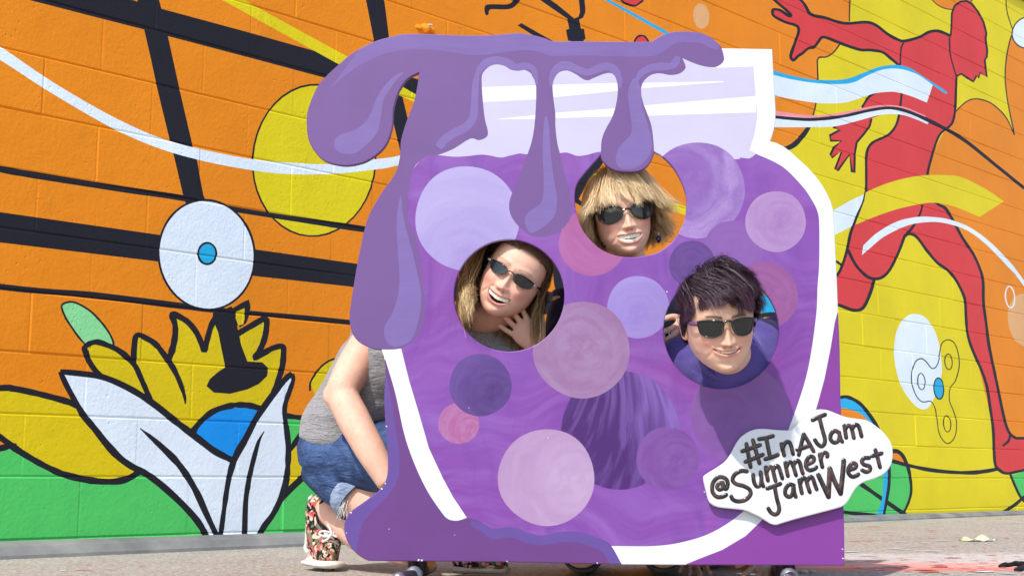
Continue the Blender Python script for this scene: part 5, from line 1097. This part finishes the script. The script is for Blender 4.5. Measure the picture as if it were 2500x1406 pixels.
def tgt1_(p, n_, t):
    out = np.array([[1, 0, 0]]) * sd1; comb = tang(out * 1.0 + np.array([[0, .75, .0]]), n_)
    wdn = sstep(np.full((len(p), 1), t), .06, .34); L_ = (sd1 < 0)
    yw = (p @ M1i[1, :3] + M1i[1, 3])[:, None]; infront = yw < 3.085 - .02 * jit1
    v = comb * (1 - wdn) + wdn * gl[None]
    v = v + np.where(L_, 1.0, 0) * (lef[None] * (.80 - .55 * jit1) * (t < .24) + np.where(infront, 0, 1) * fwd[None] * (.95 + .4 * jit1) * (t > .22))
    v = v + np.where(L_, 0, 1.0) * (np.array([[.10, .30, 0]]) * (t < .5) + lef[None] * (.30 + .2 * jit1) * (t > .22)) * wdn
    return v
backr = r1[:, 1:2] > .02
xt1 = np.where(backr & (jit1 < .6), g1.uniform(-.13, .06, (len(r1), 1)), np.where(sd1 < 0, g1.uniform(-.140, -.090, (len(r1), 1)), g1.uniform(.045, .075, (len(r1), 1))))
rgt = np.array(M1.to_3x3().inverted() @ Vector((1, 0, 0)))
def tgt1(p, n_, t):
    comb = tang(np.array([[1, 0, 0]]) * sd1 + np.array([[0, .55, .0]]), n_); wdn = sstep(np.full((len(p), 1), t), .05, .30)
    W_ = p @ M1i[:3, :3].T + M1i[:3, 3]; yw, xw, zw = W_[:, 1:2], W_[:, :1], W_[:, 2:3]
    v = comb * (1 - wdn) + wdn * gl[None] + rgt[None] * np.clip((xt1 - xw) * 16, -1.3, 1.3) * sstep(np.full((len(p), 1), t), .06, .2)
    v = v + ((sd1 < 0) & ~backr & (xt1 > -.126) & (yw > 3.085 - .02 * jit1)) * fwd[None] * (2.3 + .6 * jit1) * (zw < .765 - .03 * jit1) - (sd1 > 0) * fwd[None] * .12 * wdn
    return v
lift1 = np.where(sd1[:, 0] < 0, .08 + .30 * g1.random(len(r1)), .04 + .10 * g1.random(len(r1))); pa1 = grow(r1, unit(ellip(r1)[1] * .35 + tang(np.array([[1.0, .4, 0]]) * np.concatenate([sd1, np.ones_like(sd1), sd1], 1), ellip(r1)[1])), tgt1, .0068, 66, lift1, .34)
ln1 = np.where(sd1[:, 0] < 0, 52 + 10 * jit1[:, 0], 36 + 10 * jit1[:, 0]); S1 = resample(pa1, ln1, 22); S1, cl1 = clump(S1, 170, .72, 8)
w1 = np.linspace(0, 1, 22)[None, :, None]; ph1 = (g1.random(170) * 6.28)[cl1][:, None, None] + g1.normal(0, .35, (len(S1), 1, 1)); amp = np.where(sd1[:, :, None] < 0, .0105, .0045) * sstep(w1, .15, .6)
S1 = S1 + amp * np.concatenate([np.sin(ph1 + 15 * w1), np.cos(ph1 + 15 * w1), np.sin(ph1 * 1.3 + 11 * w1)], 2) + g1.normal(0, .0007, S1.shape) * w1 + g1.normal(0, .006, (len(S1), 1, 3)) * w1 ** 2
hm1 = hair_mat('fair_wavy_hair', (84, 60, 44), (156, 118, 78), (244, 214, 158), (88, 64, 48))
set_parent_keep(strands_mesh('hair', S1, .00072, hm1, p1, M1, np.where(sd1[:, 0] < 0, g1.random(len(S1)) ** 1.8, .45 + .5 * g1.random(len(S1)))), p1)  # right-side strands darker: shade on that side put into the hair colour
nar = [(.0105, .004), (.018, .0105), (.036, .0125), (.056, .0115), (.064, .008), (.063, -.001), (.055, -.0095), (.038, -.0130), (.022, -.0120), (.0135, -.005)]
sunglasses('narrow black sunglasses with silver hinges on the laughing person in left hole', M1, nar, .002, 6.5, .0014, -.1030, -.001, .0034, frame_m, True)

# ---- person at the right hole: short dark hair, leaning out of the board
p3 = empty('person', tuple(A_(1800, 1390, 3.6) * [1, 1, 0])); tag(p3, 'person with short dark purple brown hair and purple shirt leaning out of right hole', 'person', 'people behind the cutout board')
sk3 = skin_mat('skin_pale', (226, 180, 152), (214, 142, 122), (200, 116, 108), (40, 26, 28))
M3 = head_matrix(A_(1774, 796, 2.845), -4, 2, 15, .955)
mp3 = dict(mw=.0335, mz=-.063, curve=9.0, up=.0022, lo=.0046)
h3 = head_mesh(**mp3, cheek=.009, hairline=.070, nose=.95, jaw=.98, wide=1.06, brow=.95, fold=.0016)
nk = tf(M3, [(0, .05, -.045), (0, .075, -.075)])
b3 = fuse([loft([nk[0], nk[1], A_(1782, 866, 3.10), A_(1790, 880, 3.2)], [.042, .043, .054, .075], 22),
           loft([A_(1788, 905, 3.14), A_(1792, 920, 3.28), A_(1796, 950, 3.5), A_(1800, 1010, 3.8), A_(1800, 1060, 3.9)], [(.13, .075), (.175, .10), (.155, .115), (.15, .12), (.155, .13)], 26),
           loft([A_(1640, 915, 3.26), A_(1620, 1010, 3.30), A_(1625, 1120, 3.40), A_(1650, 1250, 3.46), A_(1680, 1330, 3.50)], [.055, .048, .043, .037, .027], 18),
           loft([A_(1935, 915, 3.26), A_(1950, 1010, 3.30), A_(1945, 1120, 3.34), A_(1905, 1260, 3.33), A_(1875, 1360, 3.31)], [.055, .048, .043, .037, .027], 18),
           loft([A_(1745, 1060, 3.9), A_(1730, 1200, 3.75), A_(1720, 1330, 3.62)], [.09, .075, .056], 18), loft([A_(1720, 1335, 3.62), A_(1725, 1345, 3.9), A_(1730, 1335, 4.1)], [.054, .05, .036], 18),
           loft([A_(1855, 1060, 3.9), A_(1870, 1200, 3.75), A_(1880, 1330, 3.62)], [.09, .075, .056], 18), loft([A_(1880, 1335, 3.62), A_(1875, 1345, 3.9), A_(1870, 1335, 4.1)], [.054, .05, .036], 18)]
          , .0055)
hd3 = fuse(hand_pieces(A_(1876, 1364, 3.31), A_(1835, 1402, 3.20) - A_(1876, 1364, 3.31), (-.6, -.6, 0), .15, 1.2, .95, 1) + hand_pieces(A_(1682, 1336, 3.51), A_(1690, 1375, 3.44) - A_(1682, 1336, 3.51), (1, 0, 0), .15, 1.2, .95, 1), .0028, 2)
body3 = person_mesh('body', M3, h3, [b3, hd3], sk3, p3); set_parent_keep(body3, p3)
purp = cloth_mat('purple_cotton', (86, 74, 142), 500, .3, .10)
s3 = fuse([loft([A_(1782, 866, 3.092), A_(1784, 871, 3.110), A_(1788, 884, 3.15), A_(1794, 885, 3.24), A_(1796, 930, 3.45), A_(1800, 1005, 3.8), A_(1800, 1050, 3.88)], [(.068, .060), (.090, .076), (.150, .104), (.19, .125), (.172, .128), (.165, .132), (.168, .14)], 34),
           loft([A_(1690, 890, 3.19), A_(1636, 920, 3.265), A_(1618, 1000, 3.30)], [.082, .074, .068], 22), loft([A_(1885, 850, 3.22), A_(1930, 865, 3.265), A_(1952, 980, 3.30)], [.085, .074, .068], 22)], .0055, 3, .005, 21)
sh3 = set_parent_keep(mesh_obj('shirt', *s3, purp, smooth=True), p3)
cr = [(A_(1782, 866, 3.094) + np.array([.0735 * math.cos(a), -.006 * math.sin(a) - .004, .061 * math.sin(a)])) for a in np.linspace(0, 2 * math.pi, 30)]
V, Fs = loft(cr, [(.0075, .0055)] * 30, 8, (0, 1, 0), 2); sub(mesh_obj('collar', V, Fs, purp, smooth=True), sh3)
t3 = fuse([loft([A_(1800, 1030, 3.85), A_(1800, 1075, 3.92)], [(.165, .14), (.16, .14)], 24), loft([A_(1745, 1060, 3.9), A_(1730, 1200, 3.75), A_(1720, 1325, 3.63)], [.1, .085, .067], 18), loft([A_(1720, 1330, 3.63), A_(1725, 1342, 3.9), A_(1730, 1335, 4.05)], [.062, .058, .046], 18),
           loft([A_(1855, 1060, 3.9), A_(1870, 1200, 3.75), A_(1880, 1325, 3.63)], [.1, .085, .067], 18), loft([A_(1880, 1330, 3.63), A_(1875, 1342, 3.9), A_(1870, 1335, 4.05)], [.062, .058, .046], 18)], .008, 3, .003, 2)
set_parent_keep(mesh_obj('trousers', *t3, jean, smooth=True), p3)
set_parent_keep(teeth(p3, M3, mp3['mw'] * .85, mp3['mz'], mp3['curve'], mp3['up'], mp3['lo'], 'u', .0050), p3)
r3, g3 = scalp_roots(26000, 41, -.002); jit3 = g3.random(len(r3))
curlv = g3.normal(0, 1, (len(r3), 3))
def tgt3(p, n_, t):
    rad = unit(tang(p - np.array([-.035, .05, .12]), n_)); dn = tang(np.tile([[0, 0, -1.0]], (len(p), 1)), n_)
    topz = sstep(p[:, 2], .05, .10)[:, None]; fr = sstep(-p[:, 1], .0, .06)[:, None]
    return rad * .9 + dn * (.9 - .6 * topz) + np.array([[.55, -.15, 0]]) * fr * topz + n_ * (topz * (.25 - .8 * t) - .45 * (1 - topz))
lift3 = .05 + .09 * jit3 + .17 * jit3 * sstep(r3[:, 2], .05, .1)
pa3 = grow(r3, unit(ellip(r3)[1] + .3 * curlv * .3), tgt3, .0052, 34, lift3, .32)
e3 = first_below(pa3, lambda P, az: np.interp(az, np.radians([0, 25, 48, 66, 84, 110, 180]), [.052, .049, .034, .014, .000, -.05, -.07]) - .016 * (P[..., 0] > .012) * (P[..., 0] < .06) + (jit3[:, None] - .5) * .016)
mx3 = np.where(r3[:, 2] > .08, 17 + 9 * jit3, 30); e3 = np.minimum(e3, mx3); S3 = resample(pa3, e3, 12); S3, cl3 = clump(S3, 150, .62, 12)
w3 = np.linspace(0, 1, 12)[None, :, None]; ph3 = (g3.random(150) * 6.28)[cl3][:, None, None]; am3 = .0100 * sstep(r3[:, 2], .04, .10)[:, None, None] + .0018
S3 = S3 + am3 * w3 * np.concatenate([np.sin(ph3 + 7 * w3), np.cos(ph3 * 1.4 + 7 * w3), np.sin(ph3 * 2.1 + 7 * w3) + .3], 2) + g3.normal(0, .0010, S3.shape) * w3
hm3 = hair_mat('dark_plum_hair', (28, 17, 20), (48, 22, 34), (76, 36, 56), (22, 15, 18), .5)
set_parent_keep(strands_mesh('hair', S3, .00062, hm3, p3, M3, g3.random(len(S3))), p3)
way = [(.0105, .0120), (.022, .0165), (.042, .0170), (.062, .0155), (.0665, .0110), (.0645, .0000), (.060, -.0130), (.050, -.0195), (.034, -.0205), (.020, -.0160), (.0130, -.0050)]
pm = NT('purple_striped_plastic'); ptm = pm.done(pm.mix(pm.ramp(pm.noise(pm.coord('Object', (30, 30, 30)), 3, 2), .45, .5), lin(60, 36, 100), lin(104, 66, 110)), .25, .5)
sunglasses('square black sunglasses with purple temples on the dark haired person in right hole', M3, way, .004, 6.0, .0022, -.1040, -.002, .0048, ptm, None)
# lettering on the navy shirt, seen through the right hole
lt = cloth_mat('pale_blue_print', (96, 128, 168))
V, Fs = [], []
for P in ([(1621, 812), (1624, 802), (1630, 800), (1634, 806), (1634, 824)], [(1634, 814), (1628, 811), (1622, 816), (1624, 825), (1631, 824), (1634, 818)], [(1640, 800), (1641, 823)], [(1640, 808), (1645, 800), (1650, 804), (1651, 820)], [(1650, 808), (1656, 799), (1662, 803), (1663, 818)]):
    v_, f_ = loft([A_(x, y, 3.262) for x, y in P], [.0019] * len(P), 6, (0, 1, 0), 4); k = len(V); V += list(v_); Fs += [tuple(i + k for i in f) for f in f_]
sub(mesh_obj('shirt_print', V, Fs, lt, smooth=True), [o for o in p2.children if o.name.startswith('shirt')][0])

# ---------------------------------------------------------------- small things on the ground and the wall
def lump(name, c, r, mat, seed, flat=.6, parent=None):
    q = sphere_pts(60); rr = np.array([1 + .35 * mnoise.noise(Vector(p) * 1.6 + Vector((seed, 0, 0))) for p in q]); P = q * rr[:, None] * np.array(r) * [1, 1, flat] + np.array(c)
    import bmesh
    b = bmesh.new(); [b.verts.new(p) for p in P]; bmesh.ops.convex_hull(b, input=b.verts); loose = [v for v in b.verts if not v.link_faces]; bmesh.ops.delete(b, geom=loose, context='VERTS')
    me = bpy.data.meshes.new(name); b.to_mesh(me); b.free(); me.materials.append(mat); return link(bpy.data.objects.new(name, me), parent)
pebm = cloth_mat('pale_stone', (184, 180, 172), 200, .4)
for k, (px, py, s_) in enumerate(((1962, 1391, .010), (1984, 1390, .007))):
    g_ = at(px, py, .25 * FPX / (py - HORIZON) * 1.0); tag(lump('pebble', (g_[0], g_[1], .004), (s_ * 1.3, s_, s_), pebm, k * 5), ('larger' if k == 0 else 'smaller') + ' pale pebble on the paving below the right end of the board', 'pebble', 'pebbles below the board')
def on_ground(px, py, h=0.004): r = ray(px, py); t = (h - EYE) / r[2]; return np.array([0, 0, EYE]) + r * t
lfm = NT('dry_leaf'); vv = lfm.coord('Object'); leaf_m = lfm.done(lfm.mix(lfm.ramp(lfm.noise(vv, 50, 4), .4, .6), lin(176, 186, 128), lin(214, 222, 196)), .7, .3)
c = on_ground(2388, 1318); V, Fs = [], []; nx, ny = 14, 6
for i in range(nx):
    for j in range(ny):
        u_, v_ = i / (nx - 1) * 2 - 1, j / (ny - 1) * 2 - 1; wv = max(0, 1 - u_ * u_) ** .6
        V.append((c[0] + u_ * .072 + .01 * v_, c[1] + v_ * .045 * wv, .006 + .022 * wv * (1 - abs(v_)) * (.6 + .5 * math.sin(5 * u_)) + .004 * math.sin(7 * u_ + 3 * v_)))
for i in range(nx - 1):
    for j in range(ny - 1): a = i * ny + j; Fs.append((a, a + ny, a + ny + 1, a + 1))
tag(mesh_obj('fallen_leaf', V, Fs, leaf_m, smooth=True), 'pale green crumpled leaf lying on the paving at right', 'leaf')
tar = NT('black_bark'); bark = tar.done(lin(40, 36, 38), .9, .2)
tw = []
for P in ([(2440, 1381), (2452, 1377), (2465, 1379), (2480, 1375), (2500, 1377), (2520, 1374)], [(2478, 1390), (2490, 1386), (2502, 1384), (2508, 1378)], [(2488, 1378), (2492, 1374), (2505, 1372)]):
    tw.append(loft([on_ground(x, y, .006 + .003 * math.sin(q * 2.1)) for q, (x, y) in enumerate(P)], [.004] + [.0065 + .002 * math.sin(q) for q in range(len(P) - 2)] + [.003], 8))
V, Fs, k = [], [], 0
for v_, f_ in tw: V += list(v_); Fs += [tuple(i + k for i in f) for f in f_]; k += len(v_)
tag(mesh_obj('twig', V, Fs, bark), 'knobbly black twig on the paving at the lower right corner', 'twig')
# flakes of dropped paint on the paving
fc = [(232, 236, 238), (232, 236, 238), (236, 120, 70), (236, 120, 70), (90, 170, 220), (150, 220, 110), (226, 108, 100)]
fm = []
for q, c_ in enumerate(fc): mm_ = NT('paint_flake_%d' % q); fm.append(mm_.done(sc(lin(*c_), .8), .6, .3))
V, Fs, mi = [], [], []; r_ = random.Random(4)
def flake(x, y, sx, sy, m_):
    k = len(V); n_ = 7; ph_ = r_.random() * 6
    for j in range(n_): a = 2 * math.pi * j / n_; q = .6 + .6 * r_.random(); V.append((x + sx * q * math.cos(a), y + sy * q * math.sin(a), .0022 + .0004 * r_.random()))
    Fs.append(tuple(range(k, k + n_))); mi.append(m_)
for q in range(420):
    px = r_.uniform(2060, 2520); py = 1262 + (1400 - 1262) * r_.random() ** .8; g_ = on_ground(px, py, .002); s_ = r_.uniform(.002, .010) * (1 + (r_.random() < .12) * 1.6); flake(g_[0], g_[1], s_ * 1.6, s_, r_.choice([0, 0, 0, 0, 1, 1, 6, 6, 2, 3, 4 if r_.random() < .4 else 0]))
for (px, py, sx, sy, m_) in ((2185, 1271, .05, .02, 5), (2430, 1266, .10, .025, 5), (2480, 1276, .05, .03, 0), (2410, 1277, .05, .02, 0), (2280, 1289, .035, .02, 0), (2185, 1305, .02, .012, 4), (2250, 1333, .02, .012, 2), (2340, 1310, .02, .008, 0), (2495, 1268, .05, .03, 0)):
    g_ = on_ground(px, py, .002); [flake(g_[0] + r_.gauss(0, sx * .5), g_[1] + r_.gauss(0, sy * .6), sx * .5, sy * .5, m_) for _ in range(4)]
for q in range(70):
    px = r_.uniform(0, 740); py = 1352 + 54 * r_.random(); g_ = on_ground(px, py, .002); s_ = r_.uniform(.002, .006); flake(g_[0], g_[1], s_ * 2, s_, r_.choice([2, 3, 2, 0, 6]))
for (px, py) in ((28, 1342), (60, 1343), (232, 1351), (160, 1340), (205, 1390)):
    g_ = on_ground(px, py, .002)
    if py > 1348: [flake(g_[0] + r_.gauss(0, .008), g_[1], .014, .008, 2) for _ in range(3)]
tag(mesh_obj('paint_flecks', V, Fs, fm, None, mi), kind='stuff')
# rough filler patch on the wall above the board
pa_, pb_ = WALL.ab([(1037, 70)])[0]; pt = [WALL.world([[pa_ + dx, pb_ + dz]], o_)[0] for dx, dz, o_ in ((0, 0, .0), (.03, .0, .0), (-.04, -.005, 0))]
patch = empty('filler_patch', tuple(pt[0])); tag(patch, 'rough orange filler lump on the wall just above the purple drips', 'filler patch')
for k, (p_, s_) in enumerate(zip(pt, (.034, .024, .02))): lump('lump', p_ - pt[0], (s_, s_ * .55, s_ * .8), MMAT[OR], k * 3.3, .8, patch)
p_ = WALL.world([[pa_ + .012, pb_ + .012]], .022)[0] - pt[0]; lump('bare_cement', p_, (.013, .009, .008), pebm, 9.1, .8, patch)
